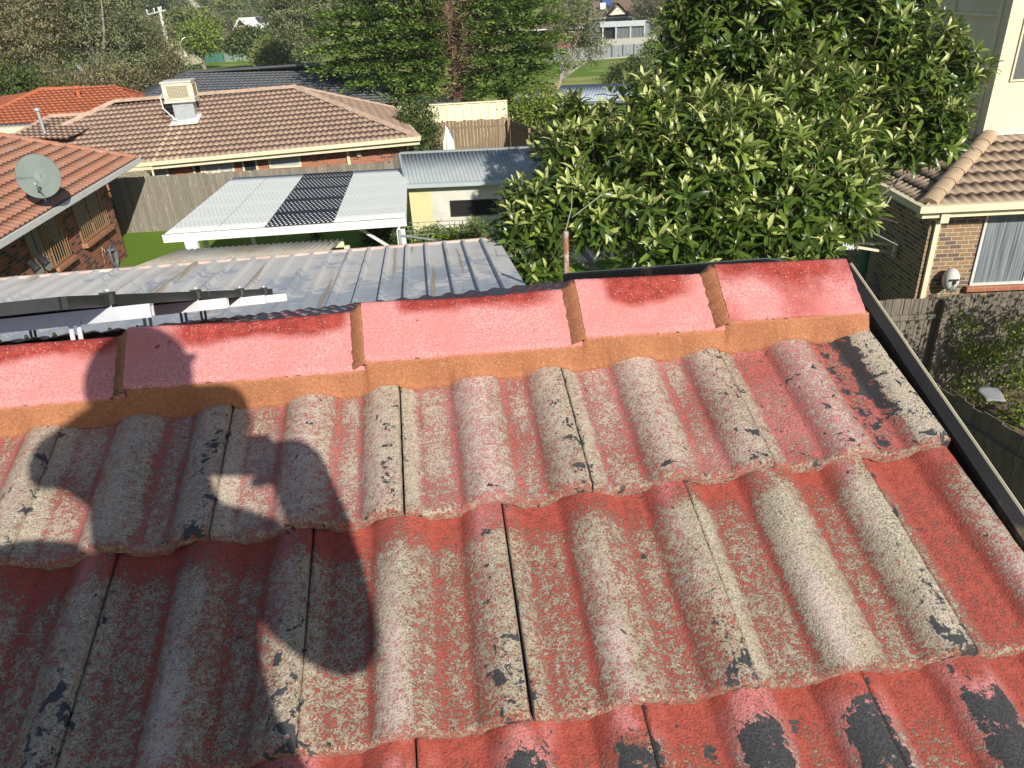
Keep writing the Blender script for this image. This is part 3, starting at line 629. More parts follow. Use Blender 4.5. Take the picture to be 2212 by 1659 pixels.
# ---- left brick house with weathered terracotta roof
G1 = V(-11.12, 24.06, 2.6); G0 = V(-10.36, 15.3, 2.6); ge = nrm(G0 - G1); gp = nrm(V(ge[1], -ge[0], 0)); gp = gp if gp[0] < 0 else -gp
lh = thing('brick_house', 'red brick house with weathered terracotta tiles and barred windows at the left edge', 'house', (-14, 18, 0))
sl_ = math.tan(R(20)); LV_ = 5.0
def lfn(u, v, z): return G1 + ge * u + gp * v * math.cos(R(20)) + V(0, 0, v * math.sin(R(20)) + z + .05)
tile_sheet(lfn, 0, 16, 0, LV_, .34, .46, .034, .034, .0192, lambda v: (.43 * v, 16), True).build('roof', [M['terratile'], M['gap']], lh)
hipt = lfn(.43 * LV_, LV_, 0)
b = MB(); b.face([G1 + V(0, 0, .03), hipt, hipt + V(-8, 1.0, 0), G1 + V(-14, 3, .03)]); b.face([lfn(16, LV_, 0), hipt, hipt + V(-8, 1, 0), lfn(16, LV_, 0) + V(-8, 0, 0)]); b.build('back_roof', M['terratile'], lh)
caps(lfn(.05, 0.05, .03), lfn(.43 * LV_, LV_, .03), .40, .12).build('ridge_caps', M['terratile'], lh)
b = MB(); b.beam(G1 - ge * .02 + V(0, 0, -.01), G1 + ge * 16 + V(0, 0, -.01), .13, .13); b.beam(G1 + gp * .10 + V(0, 0, -.09), G1 + ge * 16 + gp * .10 + V(0, 0, -.09), .05, .12); bevel(b.build('gutter', M['greywhite'], lh), .02)
LW = V(-11.60, 22.6, 0); WP = LW; WN = -gp
b = MB(); wall_poly(b, LW + ge * 14, LW, 0, 2.62); wall_poly(b, LW, LW + gp * 8, 0, 2.62); b.face([LW + V(0, 0, 2.5), LW + ge * 14 + V(0, 0, 2.5), G1 + ge * 15.5 + V(0, 0, -.1), G1 + V(0, 0, -.1)]); b.build('wall', M['brickred'], lh)
def lw(px, py): p = hit(px, py, WP, WN); return p
def bars(p0, p1, z0, z1, parent, ornate=False):
    b = MB(); d = nrm(V(p1[0] - p0[0], p1[1] - p0[1], 0)); L = np.linalg.norm((p1 - p0)[:2]); o = V(p0[0], p0[1], 0) + WN * .10; n = int(L / .125)
    for k in range(n + 1): b.tube([o + d * (L * k / n) + V(0, 0, z0 + .02), o + d * (L * k / n) + V(0, 0, z1)], .009, 5)
    for z in (z0 + .03, z1 - .02): b.beam(o + V(0, 0, z), o + d * L + V(0, 0, z), .02, .03)
    if ornate:
        for k in range(5):
            c = o + d * (L * (k + .5) / 5) + V(0, 0, z0 + .22); b.tube([c + d * .09 * math.cos(t) + V(0, 0, .15 * math.sin(t)) for t in np.linspace(0, 6.28, 13)], .008, 4)
    b.build('security_bars', M['cream'] if False else MBAR, parent)
MBAR = m_plain('brown_painted_bars', (.28, .17, .09), .5, .15, 10)
pa, pb = lw(178, 523), lw(231, 487); za = (pa[2] + pb[2]) / 2
wo = window(lh, pa, pb, za, 2.42, WN, MBAR, M['glass'], .06, 1); bars(pa, pb, za, 2.42, wo)
bs = MB(); bs.beam(V(pa[0], pa[1], za - .07) + WN * .08 - nrm(pb - pa) * .1, V(pb[0], pb[1], za - .07) + WN * .08 + nrm(pb - pa) * .1, .17, .12); bs.build('sill', M['brickorange'], wo)
pa, pb = lw(114, 574), lw(148, 554); z2 = (pa[2] + pb[2]) / 2
wo = window(lh, pa, pb, z2, 2.42, WN, MBAR, M['glass'], .06, 0); bars(pa, pb, z2, 2.42, wo)
bs = MB(); bs.beam(V(pa[0], pa[1], z2 - .07) + WN * .08 - nrm(pb - pa) * .05, V(pb[0], pb[1], z2 - .07) + WN * .08 + nrm(pb - pa) * .1, .17, .12); bs.build('sill', M['brickorange'], wo)
pc, pd_ = lw(79, 592), lw(112, 574); z3 = pc[2] - .12
wo = window(lh, pc, pd_, z3, 2.42, WN, MBAR, M['curtain'], .06, 1); bars(pc, pd_, z3, 2.42, wo, True)
# coiled hose, tap pipe and boots on that wall
hc = lw(238, 556); t = thing('garden_hose', 'coiled grey garden hose hanging on the red brick wall', 'hose', hc)
b = MB(); pts = []
for k in range(7 * 20):
    a = k / 20 * 2 * math.pi; rr = .19 + .035 * math.sin(k * .31) + .010 * (k // 20); pts.append(hc + WN * (.07 + .008 * (k // 20) + .01 * math.sin(k * .7)) + ge * rr * .85 * math.cos(a) + V(0, 0, rr * 1.25 * math.sin(a) - (.05 if math.sin(a) < 0 else 0)))
b.tube(pts, .017, 6); b.build('hose_coil', M['rubber'], t); b = MB(); b.beam(hc + V(0, 0, .22), hc + WN * .16 + V(0, 0, .22), .10, .03); b.build('hook', M['galv'], t)
tp = lw(217, 541); t = thing('garden_tap', 'small brass tap on the brick wall beside the coiled hose', 'tap', tp)
b = MB(); b.tube([tp + V(0, 0, -.5), tp + WN * .04 + V(0, 0, .0), tp + WN * .10 + V(0, 0, .03), tp + WN * .12 + V(0, 0, -.07)], .012, 6); b.build('pipe', M['rust'], t); b = MB(); b.beam(tp + WN * .06 + V(0, 0, .07) - ge * .03, tp + WN * .06 + V(0, 0, .07) + ge * .03, .015, .012); b.tube([tp + WN * .06, tp + WN * .06 + V(0, 0, .07)], .007, 6); b.build('handle', M['cream'], t)
M['rubsole'] = m_plain('grey_rubber_sole', (.11, .11, .10), .95, .2, 20)
def boot(px, py, lab):
    c = lw(px, py) + WN * .45; t = thing('work_boot', lab, 'boot', c, 'boots hung by the brick wall')
    v = nrm(CAM - c); b = MB(); prof_ = [(.0, .085), (.06, .10), (.14, .10), (.26, .085), (.34, .075)]
    b.tube([c - v * a * .5 + V(-.45 * a, 0, .6 * a) for a, r_ in prof_], [r_ for a, r_ in prof_], 14); b.build('shaft', M['black'], t)
    s = MB(); u = nrm(np.cross(v, V(.2, 0, 1))); wv_ = np.cross(u, v); ring = [c + v * .005 + u * .085 * math.cos(a) + wv_ * .13 * math.sin(a) for a in np.linspace(0, 2 * math.pi, 21)[:-1]]
    s.face(ring); s.tube([c - v * .03, c + v * .004], [.088, .09], 16)
    for k in range(-4, 5): s.beam(c + v * .012 + wv_ * k * .024 - u * .06, c + v * .012 + wv_ * k * .024 + u * .06, .010, .012, v)
    s.build('sole', M['rubsole'], t)
boot(41, 588, 'left black boot with ridged grey sole by the barred door'); boot(61, 576, 'right black boot with ridged grey sole by the barred door')
# satellite dish on that roof
dc = aty(83, 381, 17.6); dn_ = nrm(V(.42, -.80, .42)); rf = hit(100, 440, G1 + V(0, 0, .05), nrm(np.cross(ge, lfn(0, 1, 0) - lfn(0, 0, 0))))
t = thing('satellite_dish', 'large grey satellite dish standing on the terracotta roof at the left', 'satellite dish', rf)
ex = nrm(np.cross(dn_, V(0, 0, 1))); ey = np.cross(ex, dn_); ey = ey if ey[2] > 0 else -ey; DR = .475
P = np.zeros((9, 41, 3)); U = np.zeros((9, 41, 2))
for i in range(9):
    r_ = DR * i / 8
    for j in range(41): a = 2 * math.pi * j / 40; P[i, j] = dc + (ex * math.cos(a) * .93 + ey * math.sin(a) * 1.05) * r_ + dn_ * (r_ * r_ * .32 - .05); U[i, j] = (r_, a)
dm = m_plain('grey_dish_paint', (.15, .18, .165), .7, .12, 3, .2); b = MB().grid(P, U); solid(b.build('reflector', dm, t), .012, 0)
rim = MB(); rim.tube([dc + (ex * math.cos(a) * .93 + ey * math.sin(a) * 1.05) * DR + dn_ * (DR * DR * .32 - .05) for a in np.linspace(0, 2 * math.pi, 41)], .010, 5, False); rim.build('rim', dm, t)
b = MB(); b.tube([rf - V(0, 0, .05), rf + V(0, 0, .30), dc - dn_ * .14 - V(0, 0, .12), dc - dn_ * .07], .028, 8); b.box(dc - dn_ * .1, (.16, .16, .16)); b.build('mast', M['galv'], t)
b = MB(); foc = dc + dn_ * .52 - ey * .30 + ex * .08; sa = dc - ey * DR * .98 + dn_ * .05; b.tube([sa, foc], .014, 6); b.tube([foc - dn_ * -.02, foc - nrm(foc - dc) * .16], [.035, .045], 10); b.build('feed_arm', M['galv'], t)

# ---- brown tiled house behind the paling fence
bh = thing('tiled_roof_house', 'brick house with pinkish brown tiled hip roof behind the paling fence', 'house', (-8, 30, 0))
ER = aty(905, 297, 26.6); EL = aty(290, 355, 26.6); be = nrm(EL - ER); A_ = aty(640, 190, 31.2); BR_ = atz(850, 233, ER[2] + .02)
EL2 = ER + be * 17
fn, e, s, n_ = quad_fn(ER, EL2, A_); VL = (A_ - ER) @ s; ua = (A_ - ER) @ e
tl = hit(245, 222, ER, n_); bl = hit(92, 297, ER, n_); ut, ub = (tl - ER) @ e, (bl - ER) @ e; vb = (bl - ER) @ s
ub0 = ub + (ub - ut) * vb / (VL - vb)
def gfn(u, v, z): return fn(u, v, z)
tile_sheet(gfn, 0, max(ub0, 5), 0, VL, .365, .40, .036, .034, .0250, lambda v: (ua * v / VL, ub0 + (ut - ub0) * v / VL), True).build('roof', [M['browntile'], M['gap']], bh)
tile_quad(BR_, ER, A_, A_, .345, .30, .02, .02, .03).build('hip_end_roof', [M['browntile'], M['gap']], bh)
b = MB(); b.face([tl, A_, BR_, BR_ + be * 17]); b.face([fn(ub0, 0, 0), tl, BR_ + be * 17]); b.build('back_roof', M['browntile'], bh)
b = MB(); caps(ER + n_ * .05, A_ + n_ * .05, .40, .125, b, True); caps(A_ + V(0, 0, .05), tl + V(0, 0, .05), .40, .125, b, True); caps(fn(ub0, 0, .05), tl + n_ * .04, .40, .125, b, True); caps(BR_ + V(0, 0, .03), A_ + V(0, 0, .05), .40, .10, b, True); b.build('ridge_caps', M['hiptile'], bh)
# wing roof at the left, lower
w0, w1, w2, w3 = aty(15, 300, 28.2), aty(150, 300, 28.2), aty(250, 246, 31), aty(108, 254, 31)
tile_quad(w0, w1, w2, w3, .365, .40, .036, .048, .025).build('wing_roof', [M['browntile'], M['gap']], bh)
b = MB(); caps(w0, w3 + V(0, 0, .05), .4, .12, b, True); caps(w3 + V(0, 0, .05), w2 + V(0, 0, .05), .4, .12, b, True); b.build('ridge_caps', M['hiptile'], bh)
go = nrm(V(be[1], -be[0], 0)); go = go if go[1] < 0 else -go
b = MB(); b.beam(ER + go * .05 - be * .05 + V(0, 0, -.02), EL2 + go * .05 + V(0, 0, -.02), .12, .13); b.beam(ER - go * .03 + V(0, 0, -.13), EL2 - go * .03 + V(0, 0, -.13), .04, .20)
g2 = nrm(BR_ - ER); b.beam(ER + V(0, 0, -.03), BR_ + V(0, 0, -.03), .12, .13); bevel(b.build('gutter', M['cream'], bh), .015)
W0 = ER - go * .50 + be * .5; W0[2] = 0; Wn = go.copy()
b = MB(); wl = W0 + be * 16; b.face([V(wl[0], wl[1], -.6), V(W0[0], W0[1], -.6), V(W0[0], W0[1], ER[2] - .02), V(wl[0], wl[1], wl[1] * 0 + (EL2[2] - .02))]); q = BR_ - be * -.5; b.face([V(W0[0], W0[1], -.6), V(q[0], q[1], -.6), V(q[0], q[1], ER[2]), V(W0[0], W0[1], ER[2])])
b.face([ER + V(0, 0, -.12), EL2 + V(0, 0, -.12), V(wl[0], wl[1], EL2[2] - .05), V(W0[0], W0[1], ER[2] - .05)]); b.build('wall', M['brickorange'], bh)
def bwp(px, py): return hit(px, py, W0, Wn)
for (x0, y0, x1, y1, pane, mul) in ((296, 366, 367, 390, 'paleglass', 0), (420, 352, 440, 378, 'glass', 0), (442, 350, 508, 376, 'paleglass', 1), (527, 346, 560, 374, 'glass', 0), (583, 338, 652, 364, 'paleglass', 0)):
    a, c = bwp(x0, y1), bwp(x1, y1 - (x1 - x0) * .09); top = bwp(x0, y0)[2]; window(bh, c, a, min(a[2], c[2]), top + .05, Wn, M['cream'], M[pane], .07, mul)
dp = bwp(752, 330); b = MB(); b.box((dp[0], dp[1] - .06, .8), (.10, .07, 2.9)); b.box((dp[0], dp[1] - .25, ER[2] - .18), (.09, .45, .07)); b.build('downpipe', M['cream'], bh)
dp = bwp(776, 333); b = MB(); b.box((dp[0], dp[1] - .05, dp[2]), (.14, .08, .12)); b.tube([dp + V(0, -.09, 0), dp + V(0, -.12, 0)], .03, 8); bevel(b.build('wall_light', M['cream'], bh), .01)
# roof top cooler and flue
cc = hit(404, 262, ER, n_); uc, vc = (cc - ER) @ e, (cc - ER) @ s
sm_ = M['browntile'].copy(); sm_.name = 'brown_tile_with_rust_runs'; nt_ = sm_.node_tree; bs_ = nt_.nodes['Principled BSDF']; src = bs_.inputs['Base Color'].links[0].from_socket
nn_ = NM.__new__(NM); nn_.mat = sm_; nn_.t = nt_; nn_.n = nt_.nodes; nn_.b = bs_; uvs_ = nn_.uv(); q_ = nn_.sep(uvs_); bd = nn_.math('MULTIPLY', nn_.math('LESS_THAN', nn_.math('ABSOLUTE', nn_.math('SUBTRACT', q_[0], uc)), .62), nn_.math('LESS_THAN', q_[1], vc))
st_ = nn_.step(nn_.noise(nn_.vec(uvs_, (4, .12, 1)), 1.3, 2), .48, .56); nn_.col(nn_.mix(nn_.math('MULTIPLY', nn_.math('MULTIPLY', bd, st_), .45), src, (.60, .44, .28)))
for o_ in SC.objects:
    if o_.parent == bh and o_.name.startswith('roof') and len(o_.data.materials) == 2: o_.data.materials[0] = sm_
t = thing('evaporative_cooler', 'cream box rooftop cooler with square grille on the brown tiled roof', 'rooftop cooler', cc)
ca = nrm(V(.985, .17, 0)); cb = V(-ca[1], ca[0], 0); up = V(0, 0, 1); cz = cc + up * .98 - ca * .05 + cb * .3
b = MB(); b.box(cc + up * .35 + cb * .25, (.72, .62, 1.1), axes=(ca, cb, up)); bevel(b.build('duct', M['galv'], t), .02)
b = MB(); b.box(cz + up * .05, (1.02, .92, .64), axes=(ca, cb, up)); b.box(cz + up * .39, (1.08, .98, .05), axes=(ca, cb, up)); b.box(cz - up * .27, (1.08, .98, .07), axes=(ca, cb, up)); co = bevel(b.build('casing', m_plain('aged_white_cabinet', (.52, .50, .43), .5, .12, 3), t), .03, 3)
gm = NM('grille_pad', .8); s_ = gm.sep(gm.uv()); gx = gm.math('LESS_THAN', gm.math('FRACT', gm.math('DIVIDE', s_[0], .05)), .3); gy = gm.math('LESS_THAN', gm.math('FRACT', gm.math('DIVIDE', s_[1], .045)), .3); gm.col(gm.mix(gm.math('MAXIMUM', gx, gy), (.10, .085, .06), (.50, .45, .32)))
for nv_, wd in ((-cb, ca), (ca, cb)):
    o_ = cz + up * .05 + nv_ * (.467 if nv_ is not ca and abs(nv_ @ cb) > .5 else .517); b = MB(); b.face([o_ - wd * .36 - up * .21, o_ + wd * .36 - up * .21, o_ + wd * .36 + up * .21, o_ - wd * .36 + up * .21]); b.build('grille', gm.mat, t)
    b = MB()
    for sg in (-1, 1): b.beam(o_ + wd * .385 * sg - up * .26, o_ + wd * .385 * sg + up * .26, .03, .05, wd); b.beam(o_ - wd * .40 + up * .235 * sg, o_ + wd * .40 + up * .235 * sg, .03, .05)
    bevel(b.build('grille_frame', M['cream'], t), .008)
b = MB(); p0 = cz - ca * .50 - cb * .46 - up * .05; b.tube([p0 + up * .1, p0 - ca * .12 - cb * .1, p0 - ca * .10 - up * .4 - cb * .1, p0 + ca * .15 - up * .75 - cb * .05, cc - ca * .25 + up * .03 - cb * .1], .022, 7); b.build('drain_hose', M['white'], t)
b = MB(); b.box(cc - s * .05 + n_ * .085, (1.05, .75, .02), axes=(e, s, n_)); b.build('flashing', M['greywhite'], t)
wn_ = nrm(np.cross(w1 - w0, w3 - w0)); wn_ = wn_ if wn_[2] > 0 else -wn_
fb = hit(98, 291, w0, wn_); t = thing('flue_pipe', 'thin galvanised flue pipe with cap on the brown roof at the left', 'flue', fb)
b = MB(); b.tube([fb - V(0, 0, .1), fb + V(0, 0, .80)], .055, 12); b.build('pipe', M['galv'], t); b = MB(); b.tube([fb + V(0, 0, .80), fb + V(0, 0, .84), fb + V(0, 0, .92)], [.06, .12, .11], 12); b.build('cowl', M['galv'], t)

# ---- orange roofed house, charcoal roofed house
oh = thing('orange_roof_house', 'low house under a bright orange tiled hip roof at the far left', 'house', (-20, 37, 0))
o00, o10, o11, o01 = aty(-110, 282, 34.5), aty(350, 252, 34.5), aty(250, 190, 39), aty(88, 194, 39)
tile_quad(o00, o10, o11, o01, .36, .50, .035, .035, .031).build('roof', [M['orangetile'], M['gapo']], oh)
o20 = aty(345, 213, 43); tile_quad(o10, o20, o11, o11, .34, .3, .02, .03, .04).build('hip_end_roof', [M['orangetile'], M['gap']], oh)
b = MB(); b.face([o01, o11, o20, o20 + V(-14, 0, 0)]); b.face([o00, o01, o20 + V(-14, 0, 0)]); b.build('back_roof', M['orangetile'], oh)
b = MB(); caps(o00, o01 + V(0, 0, .05), .4, .13, b); caps(o01 + V(0, 0, .05), o11 + V(0, 0, .05), .4, .13, b); caps(o11 + V(0, 0, .05), o10, .4, .13, b); caps(o11 + V(0, 0, .05), o20, .4, .13, b); b.build('ridge_caps', M['orangetile'], oh)
b = MB(); ws = V(0, .6, 0); b.face([dn(o00 + ws), dn(o10 + ws), o10 + ws, o00 + ws]); b.face([dn(o10 + ws), dn(o20), o20, o10 + ws]); b.build('wall', M['brickorange'], oh)
b = MB(); b.beam(o00 + V(0, -.06, -.04), o10 + V(0, -.06, -.04), .13, .12); b.build('gutter', M['cream'], oh)
v0, v1 = aty(-60, 270, 34.2), aty(92, 264, 34.2); v2, v3 = aty(78, 278, 32.6), aty(-80, 290, 32.6)
solid(corr_sheet(v3, v2, v1, v0, .2, .012).build('verandah_roof', M['cream'], oh), .01)
b = MB(); b.beam(v3 + V(0, 0, -.06), v2 + V(0, 0, -.06), .05, .10); q = v2 - V(.3, 0, .05); b.box((q[0], q[1], q[2] / 2), (.09, .09, q[2])); b.build('verandah_post', M['cream'], oh)
vp = aty(169, 203, 37.5); t = thing('roof_vent', 'small orange vent pipe on the bright orange roof', 'vent', vp); b = MB(); b.tube([vp - V(0, 0, .2), vp + V(0, 0, .22), vp + V(0, 0, .24), vp + V(0, 0, .36)], [.09, .09, .17, .15], 12); b.build('pipe', M['orangetile'], t)
chh = thing('charcoal_roof_house', 'house under a dark charcoal tiled hip roof beyond the brown roof', 'house', (-12, 44, 0))
k00, k10, k11, k01 = aty(255, 240, 39), aty(866, 222, 40), aty(680, 141, 44), aty(404, 158, 44)
cm = NM('charcoal_tile_with_orange_chips', .7, .35); uv = cm.uv(); s_ = cm.sep(uv); cell = cm.comb(cm.math('FLOOR', cm.math('DIVIDE', s_[0], .15)), cm.math('FLOOR', cm.math('DIVIDE', s_[1], .34)))
r_ = cm.wn(cell); c = cm.mix(r_, (.085, .092, .10), (.115, .122, .13)); chip = cm.math('MULTIPLY', cm.math('LESS_THAN', cm.wn(cm.vec(cell, off=(3.3, 1, 0))), .42), cm.step(cm.math('SUBTRACT', s_[0], cm.math('MULTIPLY', s_[1], -.6)), 13.2, 14.0))
chip = cm.math('MULTIPLY', chip, cm.step(cm.math('FRACT', cm.math('DIVIDE', s_[0], .15)), .5, .52)); c = cm.mix(cm.math('MULTIPLY', chip, .8), c, (.30, .15, .09)); cm.col(c); M['char2'] = cm.mat
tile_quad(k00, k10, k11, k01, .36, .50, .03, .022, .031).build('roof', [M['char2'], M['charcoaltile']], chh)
k20 = aty(842, 181, 48.5); tile_quad(k10, k20, k11, k11, .34, .3, .02, .03, .04).build('hip_end_roof', [M['charcoaltile'], M['gap']], chh)
b = MB(); b.face([k01, k11, k20, k20 + V(-17, 0, 0)]); b.face([k00, k01, k20 + V(-17, 0, 0)]); b.build('back_roof', M['charcoaltile'], chh)
b = MB(); caps(k01 + V(0, 0, .05), k11 + V(0, 0, .05), .4, .13, b); caps(k00, k01 + V(0, 0, .05), .4, .13, b); caps(k11 + V(0, 0, .05), k10, .4, .13, b); caps(k11 + V(0, 0, .05), k20, .4, .13, b); b.build('ridge_caps', M['charcoaltile'], chh)
b = MB(); b.face([dn(k00 + ws), dn(k10 + ws - V(.5, 0, 0)), k10 + ws - V(.5, 0, 0), k00 + ws]); b.face([dn(k10 + ws - V(.5, 0, 0)), dn(k20 - V(.5, 0, 0)), k20 - V(.5, 0, 0), k10 + ws - V(.5, 0, 0)]); b.build('wall', M['brickred'], chh)
an = aty(783, 163, 46.3); t = thing('roof_antenna', 'thin television antenna on the right end of the charcoal roof', 'antenna', an); b = MB(); b.tube([an - V(0, 0, .2), an + V(0, 0, 1.0)], .02, 6); b.build('mast', M['galv'], t); b = MB(); b.tube([an + V(-1.0, 0, .92), an + V(.9, .1, 1.0)], .012, 5)
for k in range(9): c = an + V(-1 + .22 * k, 0, .925 + .008 * k); b.tube([c + V(0, -.3, 0), c + V(0, .3, 0)], .007, 4)
b.build('elements', M['galv'], t)

# ---- paling fence across the back
def fence(name, label, a, b_, z0, z1, pw, mat, rails=None, group=None, seed=1, post=2.4, back=False, jag=.03, gap=.0):
    a, b_ = V(*a), V(*b_); d = b_ - a; L = np.linalg.norm(d[:2]); d = nrm(V(d[0], d[1], 0)); n = V(d[1], -d[0], 0); t = thing(name, label, 'fence', (a[0], a[1], 0), group); rnd = random.Random(seed); mb = MB(); k = 0
    while k * pw < L:
        x = k * pw; h = z1 + rnd.uniform(-jag, jag) + (b_[2] - a[2]) * x / L; c = a + d * (x + pw / 2) + n * rnd.uniform(-.006, .006); wv_ = pw * (.94 - gap)
        p = [V(c[0], c[1], 0) + d * sx * wv_ / 2 + n * sy * .008 + V(0, 0, z) for z in (z0, h) for sy in (-1, 1) for sx in (-1, 1)]
        for q in ((0, 1, 5, 4), (3, 2, 6, 7), (4, 5, 7, 6), (1, 3, 7, 5), (2, 0, 4, 6)):
            pts = [p[i] for i in q]; mb.face(pts, [(x + .005 + (pw * .9 if i % 2 else .01) * .98, pts[j][2] + k * 1.7) for j, i in enumerate(q)])
        k += 1
    mb.build('palings', mat, t); mb = MB(); sgn = -1 if back else 1
    for z in (rails or (z0 + .3, z1 - .3)): mb.beam(V(a[0], a[1], z) - n * .035 * sgn, V(b_[0], b_[1], z + b_[2] - a[2]) - n * .035 * sgn, .045, .09)
    mb.build('rails', mat, t)
    k = 0
    while k * post <= L + .1: c = a + d * k * post - n * .10 * sgn; m_ = MB(); m_.box((c[0], c[1], (z0 + z1 - .05) / 2), (.12, .10, z1 - z0), rz=math.atan2(d[1], d[0])); m_.build('post', mat, t); k += 1
    return t
fence('paling_fence', 'long weathered grey paling fence behind the white patio cover', (-12.9, 25.35, 0), (-3.2, 25.5, 0), 0, 1.82, .10, M['paling'], seed=3)
# lattice scrap on top at the left end
lp = aty(271, 380, 25.55); t = thing('lattice_panel', 'small white diamond lattice screen behind the left end of the paling fence', 'lattice', (lp[0], lp[1], 0)); b = MB()
for k in range(-9, 10):
    for sg in (-1, 1):
        c = lp + V(k * .085, 0.012 * sg, 0); b.beam(c + V(-.2 * sg, 0, -.2), c + V(.2 * sg, 0, .2), .008, .022, (0, 1, 0))
b.build('slats', M['cream'], t); b = MB(); b.beam(lp + V(-.9, 0, .22), lp + V(.9, 0, .22), .03, .04); b.beam(lp + V(.93, 0, .25), lp + V(.93, 0, -2.0), .05, .05, (0, 1, 0)); b.beam(lp + V(-.93, 0, .25), lp + V(-.93, 0, -2.0), .05, .05, (0, 1, 0)); b.build('frame', M['cream'], t)

# ---- white patio cover of woven sheets
pt = thing('patio_cover', 'white flat patio cover with one black woven panel standing on the lawn', 'patio cover', (-4.6, 18.5, 0))
B0, B1, F0, F1 = atz(503, 384, 2.45), atz(877, 363, 2.45), atz(356, 505, 2.4), atz(874, 469, 2.4)
def pf_(s_, t_): return (F0 * (1 - s_) + F1 * s_) * (1 - t_) + (B0 * (1 - s_) + B1 * s_) * t_
for s0, s1, mt in ((0, .207, 'lat_white'), (.209, .413, 'lat_white'), (.415, .70, 'lat_black'), (.702, 1, 'lat_white')):
    solid(corr_sheet(pf_(s0, 0), pf_(s1, 0), pf_(s1, 1), pf_(s0, 1), .076, .0006, nv=12).build('roof_panel', M[mt], pt), .006)
for i, (a, c) in enumerate(((F0, F1), (B0, B1))):
    b = MB(); b.beam(a + V(-.05, -.03 + .06 * i, -.10), c + V(.03, -.03 + .06 * i, -.10), .05, .17); bevel(b.build('fascia', M['white'], pt), .008)
b = MB(); 
for s_ in (.0, .25, .5, .75, 1.0): b.beam(pf_(s_, 0) + V(0, .03, -.1), pf_(s_, 1) + V(0, -.03, -.1), .045, .12)
b.build('rafters', M['white'], pt)
for s_, t_ in ((.985, .03), (.955, .25), (.12, .10), (.98, .97), (.05, .97)):
    q = pf_(s_, t_); b = MB(); b.box((q[0], q[1], (q[2] - .16) / 2), (.09, .09, q[2] - .16)); b.build('post', M['white'], pt)
q0, q1 = pf_(.985, .06) + V(-1.1, 0, -.18), pf_(.985, .06) + V(0, 0, -1.0); b = MB(); b.beam(q0, q1, .05, .07, (0, 1, 0)); b.build('brace', M['white'], pt)
q = pf_(.105, .0) + V(0, -.07, -.33); b = MB(); b.box(q, (.26, .12, .34)); bevel(b.build('downpipe_head', M['white'], pt), .02)
# ---- own yard: corrugated fibro lean-to roof and steel decked carport
lt = thing('lean_to_roof', 'old pale corrugated sheet roof between the carport and the lawn', 'lean-to', (-7, 13, 0))
z_ = 2.75; l0, l1, l2, l3 = atz(215, 606, z_), atz(702, 552, z_), atz(744, 517, z_), atz(388, 541, z_)
solid(corr_sheet(l0, l1, l2, l3, .13, .026).build('roof_sheet', M['fibro'], lt), .008)
b = MB(); 
for p in (l2, l3): b.box((p[0] * .98, p[1] - .15, z_ / 2 - .04), (.09, .09, z_ - .08))
b.beam(l2 - V(0, .1, .06), l3 - V(0, .1, .06), .05, .1); b.build('frame', M['cream'], lt)
cp = thing('carport', 'ribbed weathered steel carport roof just beyond the red ridge', 'carport', (-4, 10, 0))
cz1, cz0 = 3.72, 4.02
k1, k0 = atz(1076, 517, cz1), atz(1137, 619, cz0); dl = nrm(atz(0, 606, cz1) - k1); wd_ = 12.6; kd = (k0 - k1) * 1.12
dk = corr_sheet(k1 + kd, k1 + kd + dl * wd_, k1 + dl * wd_, k1, .25, .042, 'rib', nv=2)
solid(dk.build('roof_deck', M['deck'], cp), .003, 0)
b = MB(); b.beam(k1 + V(0, .02, .012), k1 + dl * wd_ + V(0, .02, .012), .035, .035); b.build('edge_flashing', m_plain('rusty_edge_trim', (.50, .38, .33), .6, .35, 3), cp)
b = MB(); b.beam(k1 + V(0, -.06, -.09), k1 + dl * wd_ + V(0, -.06, -.09), .05, .14); b.beam(k1 + kd * .9 + V(0, 0, -.09), k1 + kd * .9 + dl * wd_ + V(0, 0, -.09), .05, .14)
for k in (.01, .33, .66, .99): p = k1 + dl * wd_ * k + V(0, -.06, 0); b.box((p[0], p[1], (p[2] - .16) / 2), (.09, .09, p[2] - .16))
b.build('frame', M['cream'], cp)
yb = MB()
for x in (870, 915, 1080 - 150): pass
# ---- grey shed with cream wall
sh = thing('garden_shed', 'cream walled shed with grey corrugated roof beside the patio cover', 'shed', (0, 20.5, 0))
s0, s1 = atz(878, 397, 2.32), atz(1200, 383, 2.32); sd_ = nrm(s1 - s0); s1 = s0 + sd_ * 6.4; s3 = atz(864, 333, 2.8); s2 = s3 + sd_ * 6.4
solid(corr_sheet(s0, s1, s2, s3, .105, .012).build('roof', M['corrgrey'], sh), .006)
b = MB(); b.beam(s0 + V(0, -.06, -.05), s1 + V(0, -.06, -.05), .12, .10); bevel(b.build('gutter', m_plain('pale_blue_gutter', (.36, .42, .44), .5, .1), sh), .02)
b = MB(); b.beam(s3 + V(0, .04, .02), s2 + V(0, .04, .02), .10, .05); b.beam(s0 + V(-.02, 0, -.02), s3 + V(-.02, 0, -.02), .05, .10); b.build('roof_trim', M['corrgrey'], sh)
q0, q1 = s0 + V(.02, .12, 0), s1 + V(0, .12, 0); b = MB(); b.face([dn(q0), dn(q1), q1 - V(0, 0, .03), q0 - V(0, 0, .03)]); q3 = s3 + V(.02, -.05, 0); b.face([dn(q3), dn(q0), q0 - V(0, 0, .03), q3 - V(0, 0, .03)]); q2 = s2; b.face([dn(q1), dn(q2), q2 - V(0, 0, .03), q1 - V(0, 0, .03)]); b.build('wall', M['shedwall'], sh)
